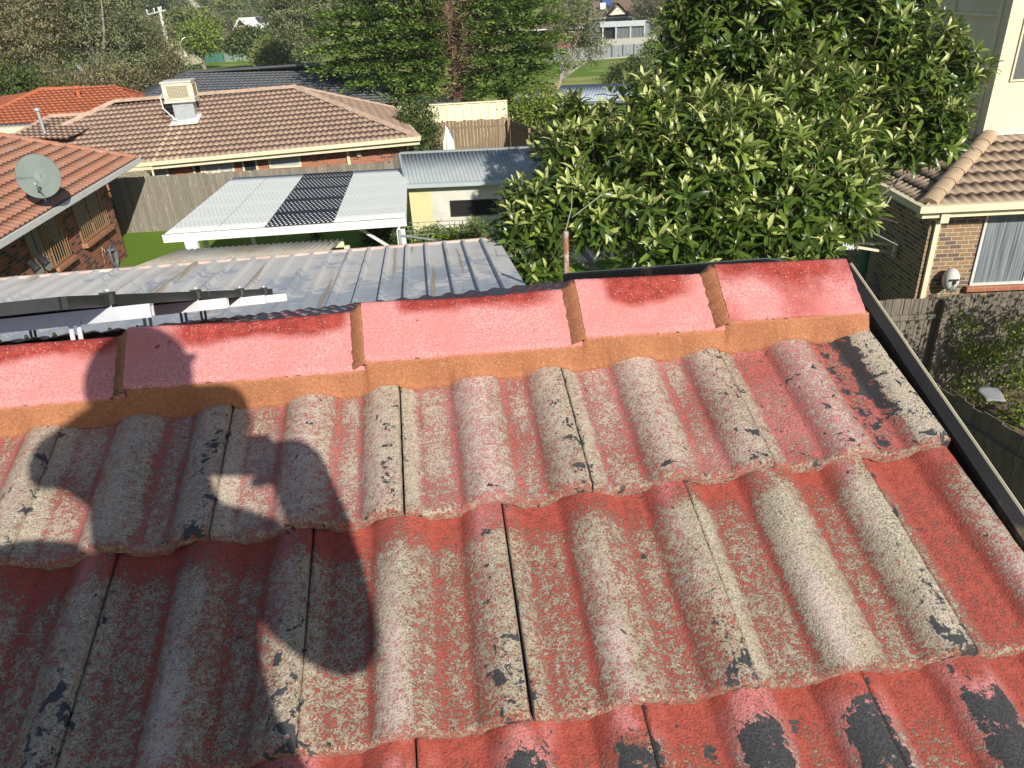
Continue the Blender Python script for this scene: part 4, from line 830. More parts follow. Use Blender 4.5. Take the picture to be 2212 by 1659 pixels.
nw_ = nrm(V(sd_[1], -sd_[0], 0)); nw_ = nw_ if nw_[1] < 0 else -nw_; wa, wb = hit(975, 468, q0, nw_), hit(1076, 462, q0, nw_); wt = hit(975, 433, q0, nw_)[2]; window(sh, wa, wb, (wa[2] + wb[2]) / 2, wt, nw_, M['black'], M['dark'], .03, 1)
fp = aty(859, 345, 24.2); t = thing('fence_post', 'pale grey timber post between the paling fence and the shed', 'post', (fp[0], fp[1], 0)); b = MB(); b.box((fp[0], fp[1], 1.12), (.24, .12, 2.25)); bevel(b.build('post', M['palinggrey'], t), .01)
# clothes line behind the shed corner post
t = thing('clothes_line', 'grey pipe clothes line arm with wires in front of the shed', 'clothes line', aty(866, 530, 14.6) * V(1, 1, 0)); a, c = aty(863, 508, 14.6), aty(976, 524, 14.2); b = MB(); b.tube([a, c], .022, 7); b.tube([V(a[0], a[1], 0), a + V(0, 0, .1)], .03, 8); b.build('arm', M['galv'], t); b = MB()
for k in range(4): b.tube([a + V(.1, .3 * k, -.01), a + V(3.4, .3 * k + .2, -.10)], .006, 4)
b.build('wires', M['galv'], t)

# ---- neighbouring yard beyond the shed
t = thing('steel_fence', 'tall cream ribbed steel fence behind the timber fence, bright in the sun', 'fence', (-2, 38, 0)); y_ = 38.0
a, c = aty(858, 232, y_), aty(1096, 221, y_); b = corr_sheet(V(a[0], y_, -.3), V(c[0], y_, -.3), V(c[0], y_, 1.95), V(a[0], y_, 1.95), .40, .045, 'rib'); solid(b.build('sheets', M['creamsteel'], t), .006, 0); b = MB(); b.beam((a[0], y_ - .03, 1.97), (c[0], y_ - .03, 1.97), .08, .05); b.build('rail', M['creamsteel'], t)
t1 = atz(905, 268, 1.85); t2 = atz(1098, 256, 1.85); ty = 33.0
fence('timber_fence', 'brown timber fence in the yard beyond the shed, behind the folded umbrella', (-3.6, ty, 0), (.52, ty, 0), 0, 1.9, .145, M['palingbrown'], seed=5)
e2 = atz(1196, 296, 1.85); fence('side_fence', 'shadowed timber side fence running from the brown timber fence towards the leafy tree', (.56, ty - .1, 0), (e2[0] + .8, e2[1] - 2, 0), 0, 1.85, .145, M['palingbrown'], seed=6, back=True)
up_ = aty(968, 318, 28.6); ub_ = V(up_[0], 28.6, 0); t = thing('patio_umbrella', 'folded white patio umbrella standing behind the grey shed roof', 'umbrella', ub_); ut_ = aty(961, 275, 28.6)[2]
b = MB(); b.tube([ub_, ub_ + V(-.03, 0, ut_ + .05)], .022, 8); b.tube([ub_, ub_ + V(0, 0, .08)], .22, 16); b.build('pole', M['white'], t); b = MB(); n = 28; P = np.zeros((10, n + 1, 3)); U = np.zeros((10, n + 1, 2))
for i in range(10):
    f = i / 9; z = ut_ - 1.45 * f; r_ = .03 + .15 * min(1, f * 3) + .05 * f
    for j in range(n + 1): a = 2 * math.pi * j / n; rr = r_ * (1 + .28 * math.sin(a * 8 + f * 2)); P[i, j] = (ub_[0] + rr * math.cos(a) - .03 * f, 28.6 + rr * math.sin(a), z + (.08 * math.sin(a * 3) if i == 9 else 0)); U[i, j] = (a, f)
b.grid(P, U); b.build('folded_canopy', m_plain('off_white_canvas', (.62, .60, .52), .9, .12, 4), t)
pp = aty(976, 318, 28.9); t = thing('pipe_post', 'short blue grey pipe post beside the folded umbrella', 'post', (pp[0], 28.9, 0)); zt = aty(975, 283, 28.9)[2]; b = MB(); b.tube([(pp[0], 28.9, 0), (pp[0], 28.9, zt - .04), (pp[0], 28.9, zt)], [.09, .09, .07], 14); b.build('post', M['rubber'], t)
t = thing('steel_shed', 'long blue grey corrugated shed roof beyond the conifer at right of its foot', 'shed', (7, 55, 0)); a, c, d_, e_ = aty(1185, 222, 52), aty(1400, 216, 52), aty(1400, 178, 58), aty(1212, 184, 58)
solid(corr_sheet(a, c, d_, e_, .22, .014).build('roof', M['bluesteel'], t), .02); b = corr_sheet(V(a[0], 52.2, -1.6), V(c[0], 52.2, -1.6), c + V(0, .2, -.1), a + V(0, .2, -.1), .5, .04, 'rib'); b.build('wall', M['bluesteel'], t); b = MB(); b.beam(a + V(0, -.05, -.05), c + V(0, -.05, -.05), .15, .15); b.build('gutter', M['greysteel'], t); caps(a + V(-.3, 0, .1), e_ + V(-.3, 0, .1), .4, .3).build('barge_tiles', M['beigecap'], t)
t = thing('white_shed', 'small pale shed roof peeping out beneath the right side of the conifer', 'shed', (1, 46, 0)); a, c, d_, e_ = aty(1105, 236, 44), aty(1180, 232, 44), aty(1165, 195, 47), aty(1122, 197, 47); solid(corr_sheet(a, c, d_, e_, .2, .02).build('roof', M['white'], t), .02); b = MB(); b.face([dn(a), dn(c), c, a]); b.face([dn(c), dn(d_), d_, c]); b.build('wall', M['creamsteel'], t)
t = thing('low_carport', 'dark low flat roof in the shade at the foot of the conifer', 'carport', (-4, 42, 0)); a, c, d_, e_ = aty(858, 229, 40), aty(1010, 224, 40), aty(1000, 208, 44), aty(848, 212, 44); solid(corr_sheet(a, c, d_, e_, .2, .02).build('roof', M['greysteel'], t), .02); b = MB(); b.face([dn(a), dn(c), c, a]); b.build('wall', M['brickred'], t)

# ------------------------------------------------------------------ right side: tiled brick house, rendered upper storey, fences
rh = thing('brick_veneer_house', 'tan brick house with beige tiled roof and cream gutter at the right edge', 'house', (10, 16, 0))
C1 = atz(1996, 450, 2.62); C2 = V(C1[0] + 6, C1[1] - .22, 2.62); re_ = nrm(C2 - C1); rn = V(-re_[1], re_[0], 0); TP = .384
def hipq(a): return C1 + re_ * a + rn * a + V(0, 0, a * TP)
best = min(np.linspace(1, 8, 141), key=lambda a: abs((lambda v: 1106 + FPX * v[0] / v[2])(WM.T @ (hipq(a) - CAM)) - 2138))
HT = hipq(best); DEP = best
fnr, e, s, n_ = quad_fn(C1, C2, C1 + rn * DEP + V(0, 0, DEP * TP)); VR = DEP * math.sqrt(1 + TP * TP)
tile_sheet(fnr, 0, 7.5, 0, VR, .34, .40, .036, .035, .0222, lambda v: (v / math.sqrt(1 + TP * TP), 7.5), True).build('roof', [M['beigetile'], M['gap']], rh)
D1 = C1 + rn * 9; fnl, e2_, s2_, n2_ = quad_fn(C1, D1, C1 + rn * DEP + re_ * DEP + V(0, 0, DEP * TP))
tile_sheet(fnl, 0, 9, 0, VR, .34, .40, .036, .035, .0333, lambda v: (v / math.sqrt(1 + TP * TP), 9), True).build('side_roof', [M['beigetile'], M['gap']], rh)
caps(hipq(.12) + V(0, 0, .04), HT + V(0, 0, .05), .42, .15).build('ridge_caps', M['beigecap'], rh)
b = MB(); b.beam(C1 - rn * .06 - re_ * .12, C2 - rn * .06, .13, .13); b.beam(C1 + rn * .02 + V(0, 0, -.13), C2 + rn * .02 + V(0, 0, -.13), .03, .14); b.beam(C1 - re_ * .06, D1 - re_ * .06, .13, .13); bevel(b.build('gutter', M['cream'], rh), .015)
RW0 = C1 + re_ * .42 + rn * .45; RW0[2] = 0; b = MB(); wr = RW0 + re_ * 6; wk = RW0 + rn * 8
b.face([RW0, wr, wr + V(0, 0, 2.5), RW0 + V(0, 0, 2.5)]); b.face([wk, RW0, RW0 + V(0, 0, 2.5), wk + V(0, 0, 2.5)]); b.face([C1 + V(0, 0, -.10), C2 + V(0, 0, -.10), wr + V(0, 0, 2.5), RW0 + V(0, 0, 2.5)]); b.face([D1 + V(0, 0, -.1), C1 + V(0, 0, -.1), RW0 + V(0, 0, 2.5), wk + V(0, 0, 2.5)]); b.build('wall', M['bricktan'], rh)
b = MB(); q = RW0 - rn * .035 + re_ * .13; b.box((q[0], q[1], 1.22), (.10, .07, 2.44), rz=math.atan2(re_[1], re_[0])); q = C1 + re_ * .42 + rn * .12; b.box((q[0], q[1], 2.42), (.16, .30, .20)); b.box((q[0] - .3, q[1] + .05, 2.44), (.22, .2, .08)); bevel(b.build('downpipe', M['cream'], rh), .01)
def rwp(px, py): return hit(px, py, RW0, rn)
wa = rwp(2092, 616); wb_ = rwp(2290, 606); wt = rwp(2110, 474)[2]; wo = window(rh, wa, wb_ + re_ * .3, wa[2], 2.36, -rn, M['greywhite'], M['curtain'], .05, 1, depth=.06)
b = MB(); b.beam(V(wa[0], wa[1], wa[2] - .05) - rn * .05 - re_ * .08, V(wb_[0], wb_[1], wa[2] - .05) - rn * .05 + re_ * .4, .15, .10); b.build('sill', M['brickorange'], wo)
# shaded back wing gutter line on the left of the hip
# rendered upper storey
tw_ = thing('rendered_upper_storey', 'cream rendered two storey wall with a dark window at the top right', 'house', V(HT[0] + 2, HT[1] + 2, 0))
T0 = HT + rn * .05 + re_ * -.12; T0[2] = HT[2] - .35; hgt = 4.2; T1 = T0 + re_ * 6; T2 = T0 + rn * 7; z2v = V(0, 0, hgt); b = MB()
b.face([T0, T1, T1 + z2v, T0 + z2v]); b.face([T2, T0, T0 + z2v, T2 + z2v]); b.face([T1, T2 + re_ * 6, T2 + re_ * 6 + z2v, T1 + z2v]); b.face([T2 + re_ * 6, T2, T2 + z2v, T2 + re_ * 6 + z2v]); b.build('wall', M['render'], tw_)
b = MB(); b.beam(T0 - rn * .9 - re_ * .9 + z2v, T1 - rn * .9 + z2v, .14, .16); b.face([T0 - rn * .9 - re_ * .9 + z2v, T1 - rn * .9 + z2v, T1 + rn * 3.5 + z2v * 1.3, T0 + rn * 3.5 + re_ * 3 + z2v * 1.3]); b.face([T0 - rn * .9 - re_ * .9 + z2v, T1 - rn * .9 + z2v, T1 + z2v, T0 + z2v]); b.face([T0 - rn * .9 - re_ * .9 + z2v, T2 - re_ * .9 + z2v, T0 + rn * 3.5 + re_ * 3 + z2v * 1.3]); b.build('roof', M['beigetile'], tw_)
wq = hit(2180, 176, T0, rn); wz = hit(2195, 30, T0, rn)[2]; window(tw_, wq, wq + re_ * 1.8, wq[2], wq[2] + 1.35, -rn, M['cream'], m_plain('dark_fly_screen', (.10, .105, .11), .6, .35, 60), .035, 0)
b = MB()
for z in (.9, 2.6): b.beam(T0 - re_ * .03 + rn * .3 + V(0, 0, z), T0 - re_ * .03 + rn * 5 + V(0, 0, z), .05, .06)
for k in (.3, 2.1): b.beam(T0 - re_ * .03 + rn * k, T0 - re_ * .03 + rn * k + z2v, .05, .08, rn)
b.build('trim', M['cream'], tw_)
b = MB(); b.beam(T0 - rn * .06 + V(0, 0, .38), T1 - rn * .06 + V(0, 0, .38), .12, .03); b.build('flashing', M['greywhite'], tw_)
# hose reel on the brick wall
hr = rwp(2043, 596) - rn * .20; t = thing('hose_reel', 'round pale wall mounted hose reel with green hose beside the curtained window', 'hose reel', hr)
b = MB(); P = np.zeros((10, 25, 3)); U = np.zeros((10, 25, 2))
for i in range(10):
    f = i / 9 * math.pi; 
    for j in range(25): a = 2 * math.pi * j / 24; P[i, j] = hr + re_ * .155 * math.sin(f) ** .6 * math.cos(a) + V(0, 0, .235 * math.sin(f) ** .6 * math.sin(a)) - rn * .13 * math.cos(f); U[i, j] = (a, f)
b.grid(P, U); rb_ = b.build('housing', m_plain('pale_grey_plastic', (.50, .50, .48), .45, .1), t)
b = MB(); b.box(hr - rn * .12 + V(0, 0, .03), (.17, .05, .035)); b.box(hr - rn * .13 + V(0.01, 0, -.02), (.05, .06, .06)); b.build('hose_outlet', M['glass'], t); b = MB(); b.box(hr + rn * .11, (.12, .2, .16)); b.build('bracket', M['greysteel'], t)
gh = m_plain('green_hose', (.02, .22, .13), .5, .1); b = MB(); b.tube([hr - rn * .15 + V(.01, 0, -.03), hr - rn * .15 + V(.0, 0, -.15), hr - rn * .10 + V(-.03, 0, -.5), hr + V(-.05, 0, -1.0)], .009, 6); b.tube([hr + V(-.08, 0, -.05), hr - rn * .02 + V(-.12, 0, -.3), hr + V(-.14, 0, -1.0)], .009, 6); b.build('hose', gh, t)
# wall bracket clothesline on the shaded wall
b0 = hit(1937, 537, RW0, re_) - re_ * .04; t = thing('wall_clothes_line', 'cream folding clothes line arms on the shaded brick wall, white pegs at the end', 'clothes line', b0)
b = MB(); b.box(b0, (.05, .12, .34)); b.build('wall_plate', M['cream'], t); b = MB(); x1 = aty(1826, 524, b0[1] - .15); x2 = aty(1846, 533, b0[1] - .5); b.beam(x1, b0 + V(0, 0, .10), .04, .05); b.beam(x2, b0 + V(0, 0, -.10), .04, .05); b.build('arm', M['cream'], t)
b = MB()
for k in range(12):
    q = aty(1822 + 2.1 * k, 524 + (k * 7) % 5, b0[1] - .2); b.box(q + V(0, 0, -.05 - .03 * (k % 3)), (.02, .03, .10), rz=k)
b.build('pegs', M['white'], t)
gq = aty(1866, 570, 16.0); t = thing('drain_pipe', 'dark green pipe standing in the shaded gap behind the metal verge', 'pipe', (gq[0], gq[1], 0)); b = MB(); b.tube([(gq[0], gq[1], 0), (gq[0], gq[1], gq[2] - .2), (gq[0], gq[1], gq[2] + .35)], [.09, .09, .10], 12); b.build('pipe', M['greenfence'], t)
# fences on the right
fa = hit(1890, 649, V(0, 11.45, 0), V(0, 1, 0)); fence('boundary_fence', 'old grey timber fence with rails facing us below the hose reel', (fa[0] - 1.2, 11.5, 0), (13.5, 11.3, 0), .05, fa[2], .155, M['palinggrey'], rails=(.5, fa[2] - .33), seed=8, post=2.35, back=True, jag=.02)
g0_, g1_ = atz(2046, 836, 1.7), atz(2230, 950, 1.7); fence('side_paling_fence', 'lower timber fence running towards the camera beside the metal verge at right', (g0_[0] - .1, g0_[1] + .2, 0), (g1_[0] + .15, g1_[1] - .8, 0), 0, 1.7, .15, M['palinggrey'], rails=(.4, 1.4), seed=9, back=True)
q = atz(2140, 857, 1.35) ; t = thing('fallen_sheet', 'pale grey corner of plastic sheet lying behind the side fence', 'sheet', q); b = MB(); P = np.zeros((7, 7, 3)); U = np.zeros((7, 7, 2))
for i in range(7):
    for j in range(7): P[i, j] = q + V((i - 3) * .045, (j - 3) * .045, .015 * math.sin(i * .8 + j) + .012 * j); U[i, j] = (i, j)
b.grid(P, U); solid(b.build('sheet', m_plain('dull_grey_sheet', (.20, .21, .22), .8, .2), t), .01)
# rusty pole, timber frame under the leafy tree
pb_ = aty(1224, 600, 6.6); pt_ = aty(1223, 500, 6.6); t = thing('rusty_pole', 'rusty steel pole standing just beyond the red roof edge under the leafy tree', 'pole', (pb_[0], 6.6, 0)); b = MB(); b.tube([(pb_[0], 6.6, 0), (pb_[0], 6.6, 2), (pb_[0], 6.6, pt_[2])], .024, 12); b.build('pole', M['rust'], t)
t = thing('wooden_ladder', 'leaning old wooden ladder in the shade under the leafy tree', 'ladder', atz(1290, 590, 1.4)); tb = m_plain('old_brown_timber', (.20, .16, .12), .9, .3, 5)
b = MB(); b.beam(atz(1262, 545, 1.4), atz(1310, 612, 1.4), .10, .05); b.beam(atz(1335, 565, 1.4), atz(1320, 612, 1.4), .06, .04); b.beam(atz(1338, 563, 1.4), atz(1360, 615, 1.4), .14, .05); b.build('beams', tb, t); b = MB()
for y_ in (563, 585): b.beam(atz(1170, y_ + 12, 1.4), atz(1290, y_, 1.4), .018, .015)
b.build('rungs', M['greywhite'], t)

# ------------------------------------------------------------------ foliage
def leaf_mesh(name, pos, dr, nr, ln, wd, mat, parent, shape='quad', droop=.3, tint=None):
    """one mesh of many leaves. pos, dr, nr: N x 3 arrays; ln, wd: N"""
    N = len(pos); dr = dr / np.linalg.norm(dr, axis=1, keepdims=True); sd = np.cross(dr, nr); sd /= (np.linalg.norm(sd, axis=1, keepdims=True) + 1e-9); nr = np.cross(sd, dr)
    ln = np.asarray(ln)[:, None]; wd = np.asarray(wd)[:, None]; t = RNG.random(N) if tint is None else tint
    base = LOC.get(parent, V(0, 0, 0)); pos = pos - base
    if shape == 'quad':
        vs = [pos, pos + dr * ln * .45 + sd * wd * .5, pos + dr * ln - nr * ln * droop, pos + dr * ln * .45 - sd * wd * .5]; faces = [(0, 1, 2, 3)]; uvx = [0, .5, 1, .5]
    else:
        m1 = pos + dr * ln * .38 + nr * ln * .02; m2 = pos + dr * ln * .74 - nr * ln * droop * .35; tip = pos + dr * ln * .98 - nr * ln * droop
        l1, r1 = m1 + sd * wd * .46 + nr * wd * .16, m1 - sd * wd * .46 + nr * wd * .16; l2, r2 = m2 + sd * wd * .40 + nr * wd * .12, m2 - sd * wd * .40 + nr * wd * .12
        vs = [pos, m1, l1, r1, m2, l2, r2, tip]; faces = [(0, 2, 1), (0, 1, 3), (1, 2, 5, 4), (1, 4, 6, 3), (4, 5, 7), (4, 7, 6)]; uvx = [0, .4, .4, .4, .75, .75, .75, 1]
    k = len(vs); co = np.stack(vs, 1).reshape(-1, 3)
    F = []; me = bpy.data.meshes.new(name); sizes = [len(f) for f in faces]; per = sum(sizes)
    loops = (np.arange(N)[:, None] * k + np.array([i for f in faces for i in f])[None]).ravel()
    me.vertices.add(N * k); me.vertices.foreach_set('co', co.ravel()); me.loops.add(N * per); me.loops.foreach_set('vertex_index', loops.astype(np.int32))
    me.polygons.add(N * len(faces)); st = np.cumsum([0] + sizes[:-1]); me.polygons.foreach_set('loop_start', (np.arange(N)[:, None] * per + st[None]).ravel().astype(np.int32)); me.polygons.foreach_set('loop_total', np.tile(sizes, N).astype(np.int32))
    me.update(calc_edges=True); uv = me.uv_layers.new(name='UVMap'); a = np.zeros((N, per, 2)); a[:, :, 0] = t[:, None]; a[:, :, 1] = np.array([uvx[i] for f in faces for i in f])[None]; uv.data.foreach_set('uv', a.ravel())
    me.materials.append(mat); me.validate(); o = link(bpy.data.objects.new(name, me)); o.parent = parent; LOC[o] = V(0, 0, 0)
    if shape != 'quad': me.polygons.foreach_set('use_smooth', [True] * len(me.polygons))
    return o
def sph(n): v = RNG.normal(size=(n, 3)); return v / np.linalg.norm(v, axis=1, keepdims=True)
def limbs(base, tops, r0, mat, parent, wob=.25, n=7, fork=.35):
    b = MB(); rnd = random.Random(len(tops) * 7 + int(base[0] * 10)); base = V(*base); mean = np.mean(tops, 0); fk = base + (mean - base) * fork
    fk[0] += rnd.uniform(-.1, .1) * r0 * 5; b.tube([base, (base + fk) / 2 + V(rnd.uniform(-1, 1), rnd.uniform(-1, 1), 0) * r0 * .6, fk], [r0, r0 * .85, r0 * .72], n)
    for t_ in tops:
        L = np.linalg.norm(t_ - fk); m1 = fk + (t_ - fk) * .4 + V(rnd.uniform(-1, 1), rnd.uniform(-1, 1), rnd.uniform(-.3, .6)) * wob * L * .35; b.tube([fk - (fk - base) * .02, m1, t_], [r0 * .5, r0 * .3, r0 * .08], 6)
        for q in range(2):
            e_ = m1 + V(rnd.uniform(-1, 1), rnd.uniform(-1, 1), rnd.uniform(0, 1)) * L * .35; b.tube([m1, (m1 + e_) / 2 + V(0, 0, .05 * L), e_], [r0 * .22, r0 * .14, r0 * .04], 5)
    return b.build('trunk', mat, parent)
def crown(parent, blobs, clumps, per, ls, mat, name='crown', up=.3, spread=.45, hang=0, asp=.4, tl=None, holes=(), fill=.18):
    """leaf clumps scattered on and inside ellipsoid blobs"""
    blobs = [(V(*c), V(*r)) for c, r in blobs]; wts = np.array([r[0] * r[2] for c, r in blobs]); wts = wts / wts.sum(); ps, ds, ns, ts = [], [], [], []
    for (c, r), w_ in zip(blobs, wts):
        n = max(3, int(clumps * w_)); d = sph(n); rad = np.where(RNG.random(n) < fill, RNG.random(n) ** .5 * .8, .74 + .42 * RNG.random(n)); pc = c + d * r * rad[:, None]
        for k in range(n):
            if holes:
                q_ = WM.T @ (pc[k] - CAM); qx, qy = 1106 + FPX * q_[0] / q_[2], 829.5 + FPX * q_[1] / q_[2]
                if any((qx - hx_) ** 2 + (qy - hy_) ** 2 < hr_ ** 2 for hx_, hy_, hr_ in holes) and d[k][1] < .3: continue
            cs = spread * (.45 + .6 * RNG.random()); off = RNG.normal(size=(per, 3)) * cs * V(1, 1, .6); p = pc[k] + off
            dd = sph(per) * .8 + d[k] * .5 + V(0, 0, up - hang); ps.append(p); ds.append(dd); ns.append(sph(per) * .6 + V(0, 0, .7) + d[k] * .5); b_ = RNG.random(); ts.append(np.clip(b_ * .6 + .5 * RNG.random(per) * 1.0 - .05, 0, 1))
    ps, ds, ns, ts = map(np.concatenate, (ps, ds, ns, ts)); N = len(ps); ln = ls * (.6 + .8 * RNG.random(N))
    return leaf_mesh(name, ps, ds, ns, ln, ln * asp, mat, parent, 'quad', .15, ts)
ML = {}
ML['gum'] = m_leaf('grey_green_gum_leaves', [(0, (.070, .085, .042)), (.5, (.155, .175, .085)), (1, (.27, .28, .15))], .6, .2, .2)
ML['gumbrown'] = m_leaf('olive_brown_gum_leaves', [(0, (.08, .075, .04)), (.5, (.18, .165, .085)), (1, (.29, .25, .14))], .6, .2, .2)
ML['lime'] = m_leaf('fresh_green_leaves', [(0, (.07, .11, .018)), (.5, (.16, .22, .035)), (1, (.28, .34, .07))], .6, .25, .2)
ML['dark'] = m_leaf('dark_green_leaves', [(0, (.03, .05, .016)), (.6, (.08, .115, .03)), (1, (.17, .20, .06))], .5, .2, .3)
ML['olive'] = m_leaf('olive_green_leaves', [(0, (.07, .09, .025)), (.5, (.16, .19, .05)), (1, (.27, .29, .10))], .6, .2, .2)
ML['conifer'] = m_leaf('cypress_foliage', [(0, (.020, .040, .012)), (.4, (.06, .115, .025)), (.8, (.16, .24, .045)), (1, (.27, .34, .08))], .6, .15, .2)
ML['deadtwig'] = m_leaf('dead_brown_twigs', [(0, (.13, .08, .055)), (1, (.26, .17, .12))], .9, .05, .1)
ML['loquat'] = m_leaf('glossy_loquat_leaves', [(0, (.026, .052, .010)), (.45, (.075, .13, .020)), (.80, (.16, .23, .035)), (.86, (.32, .39, .10)), (1, (.52, .55, .22))], .32, .28, .45, (.24, .25, .10))
def near(px, py, Y, rpx, sy=1, sz=1):
    c = aty(px, py, Y); r = rpx * (Y / ray(px, py)[1]) / FPX; return (c, (r, r * sy, r * sz))
def tree(name, label, cat, Y, blobs, clumps, per, ls, mat, bark, r0=.3, base=None, group=None, spread=.45, wob=.25, fork=.35, fine=0, **k):
    bl = [near(x, y, Y + dy, r, 1, z) for x, y, dy, r, z in blobs]; cx = np.mean([c[0] for c, r in bl]); bx = base if base is not None else cx; g = gz(bx, Y)
    t = thing(name, label, cat, (bx, Y, g), group); limbs((bx, Y, g - .1), [c + V(0, 0, -r[2] * .2) for c, r in bl], r0, bark, t, wob, fork=fork); 
    if fine:                                             # extra limbs reaching to the near side, so pale branches show
        b = MB(); rr = random.Random(int(Y)); fk = V(bx, Y, g) + (np.mean([c for c, r in bl], 0) - V(bx, Y, g)) * fork
        for c, r in bl:
            for _ in range(1):
                e_ = c + V(rr.uniform(-.8, .8) * r[0], -r[1] * rr.uniform(.7, 1.0), rr.uniform(-.7, .6) * r[2]); m_ = (fk + e_) / 2 + V(rr.uniform(-.5, .5), -.4, rr.uniform(-.4, .6)); b.tube([fk, m_, e_], [r0 * .34, r0 * .2, r0 * .05], 5)
        b.build('limbs', bark, t)
    crown(t, bl, int(clumps * (1.15 if fine else .62)), int(per * 1.55), ls * (.66 if fine else .92), mat, spread=spread * .95, **k); return t
# gum trees at the left
tree('gum_tree', 'brownish gum tree cut off by the left edge above the orange roof', 'tree', 47, [(-40, 60, 0, 90, 1), (40, 40, 1, 80, .9), (60, 120, 0, 60, .8), (0, 150, 0, 70, .8)], 520, 26, .26, ML['gumbrown'], M['palebark'], .28, group='gum trees at the left', fine=1, holes=((40, 150, 20), (75, 130, 14), (20, 100, 12)))
tree('gum_tree', 'largest grey green gum tree with forked pale branches above the orange roof', 'tree', 52, [(150, 30, 0, 90, .9), (230, 60, 1, 90, .9), (120, 90, 0, 60, .8), (205, 120, 2, 70, .7), (270, 120, 0, 60, .8), (190, -30, 0, 90, .8)], 900, 26, .24, ML['gum'], M['palebark'], .34, group='gum trees at the left', fork=.45, fill=.15, fine=1, holes=((170, 120, 26), (165, 160, 18), (205, 105, 12), (110, 45, 12), (240, 100, 12), (150, 90, 14)))
tree('gum_tree', 'rounded brown tinged gum tree left of the power pole', 'tree', 56, [(320, 110, 0, 62, 1), (345, 160, 0, 55, .8), (290, 165, -1, 55, .7), (312, 88, 1, 28, .8)], 560, 24, .22, ML['gumbrown'], M['palebark'], .25, group='gum trees at the left', fine=1, holes=((300, 130, 12),))
tree('shrub', 'dense dark green shrub above the far left end of the orange roof', 'shrub', 43, [(10, 185, 0, 55, .8), (60, 200, 0, 35, .8), (-40, 200, 0, 50, .8)], 380, 26, .2, ML['dark'], M['bark'], .14, group='shrubs beyond the orange roof')
tree('shrub', 'low brown grey shrub between the orange roof and the charcoal roof', 'shrub', 45, [(250, 175, 0, 38, .7), (300, 185, 0, 34, .7), (200, 180, 1, 34, .7), (150, 185, 0, 40, .6)], 420, 24, .18, ML['gumbrown'], M['bark'], .1, group='shrubs beyond the orange roof')
tree('shrub', 'pale wispy shrub beside the left end of the charcoal ridge', 'shrub', 60, [(380, 148, 0, 22, .9), (396, 160, 0, 16, .7)], 120, 22, .22, ML['gum'], M['bark'], .1, group='shrubs beyond the orange roof')
tree('lime_tree', 'bright fresh green tree behind the street lamp', 'tree', 118, [(425, 84, 0, 24, 1), (448, 90, 0, 20, .8), (410, 92, 0, 16, .8), (440, 68, 2, 20, .9)], 420, 24, .5, ML['lime'], M['bark'], .3, group='park trees', spread=.8)
tree('round_tree', 'dark dome shaped tree over the right end of the green fence', 'tree', 112, [(520, 90, 0, 19, .8), (555, 86, 2, 28, .7), (600, 95, 0, 34, .8), (502, 99, 0, 11, .8), (530, 100, 0, 16, .7)], 620, 26, .5, ML['dark'], M['bark'], .35, group='park trees', spread=.8)
tree('round_tree', 'lighter green bushy tree in front of the dark dome shaped tree', 'tree', 100, [(574, 118, 0, 22, .9), (606, 118, 0, 34, .8), (636, 128, 0, 26, .8), (590, 100, 1, 22, .8)], 560, 26, .42, ML['olive'], M['bark'], .3, group='park trees', spread=.7)
tree('gum_tree', 'tall grey gum tree just left of the dark conifer', 'tree', 86, [(640, 40, 0, 50, 1), (665, 90, 0, 36, 1), (610, 20, 2, 40, .9), (690, 20, 3, 50, .9), (650, -20, 2, 50, .9)], 800, 26, .36, ML['gum'], M['palebark'], .3, group='park trees', spread=.6, fine=1)
tree('dome_tree', 'wide olive green dome tree in the middle distance right of the power pole', 'tree', 175, [(400, 48, 0, 34, .7), (440, 58, 0, 30, .8), (375, 62, 0, 24, .8), (455, 80, 0, 22, .8)], 420, 26, .7, ML['olive'], M['bark'], .4, group='park trees', spread=1.2)
tree('gum_tree', 'sparse silver gum with white forked trunk right of the conifer', 'tree', 66, [(1230, 20, 0, 40, .9), (1262, 50, 0, 36, .8), (1290, 95, 0, 26, .8), (1245, 95, 1, 26, .6), (1215, 60, 0, 30, .9), (1275, 125, 0, 20, .6), (1225, 130, 0, 22, .5)], 330, 22, .22, ML['gum'], M['palebark'], .26, base=aty(1195, 190, 66)[0], fork=.3, fill=.1)
tree('olive_tree', 'olive brown tree beyond the dark grey shed', 'tree', 165, [(1440, 30, 0, 40, .9), (1475, 50, 0, 34, .9), (1400, 20, 3, 30, .8), (1500, 20, 0, 40, .9)], 420, 26, .6, ML['gumbrown'], M['bark'], .35, spread=1.1, group='trees by the far sheds')
tree('shrub', 'dark green shrub on the grassy slope left of the leafy tree', 'shrub', 72, [(1345, 165, 0, 28, .8), (1380, 150, 0, 26, .9), (1325, 180, 0, 18, .8)], 320, 24, .24, ML['dark'], M['bark'], .12)
tree('shrub', 'yellow green shrub against the far grey fence', 'shrub', 140, [(1415, 95, 0, 16, 1), (1400, 110, 0, 12, .8)], 120, 22, .5, ML['lime'], M['bark'], .12, spread=.7)
tree('lemon_tree', 'bright green bush with small leaves beside the timber side fence', 'bush', 34, [(1150, 235, 0, 36, 1), (1185, 225, 0, 30, .9), (1130, 265, 0, 26, 1), (1175, 265, 0, 34, .8), (1210, 250, 0, 30, .8)], 420, 26, .15, ML['lime'], M['bark'], .12, spread=.28)
tree('bush', 'rounded dark green bush between the brown roof corner and the folded umbrella', 'bush', 30, [(905, 265, 0, 32, 1.1), (920, 300, 0, 30, 1), (890, 300, 0, 24, 1), (885, 245, 0, 18, 1)], 420, 26, .12, ML['dark'], M['bark'], .09, spread=.22)
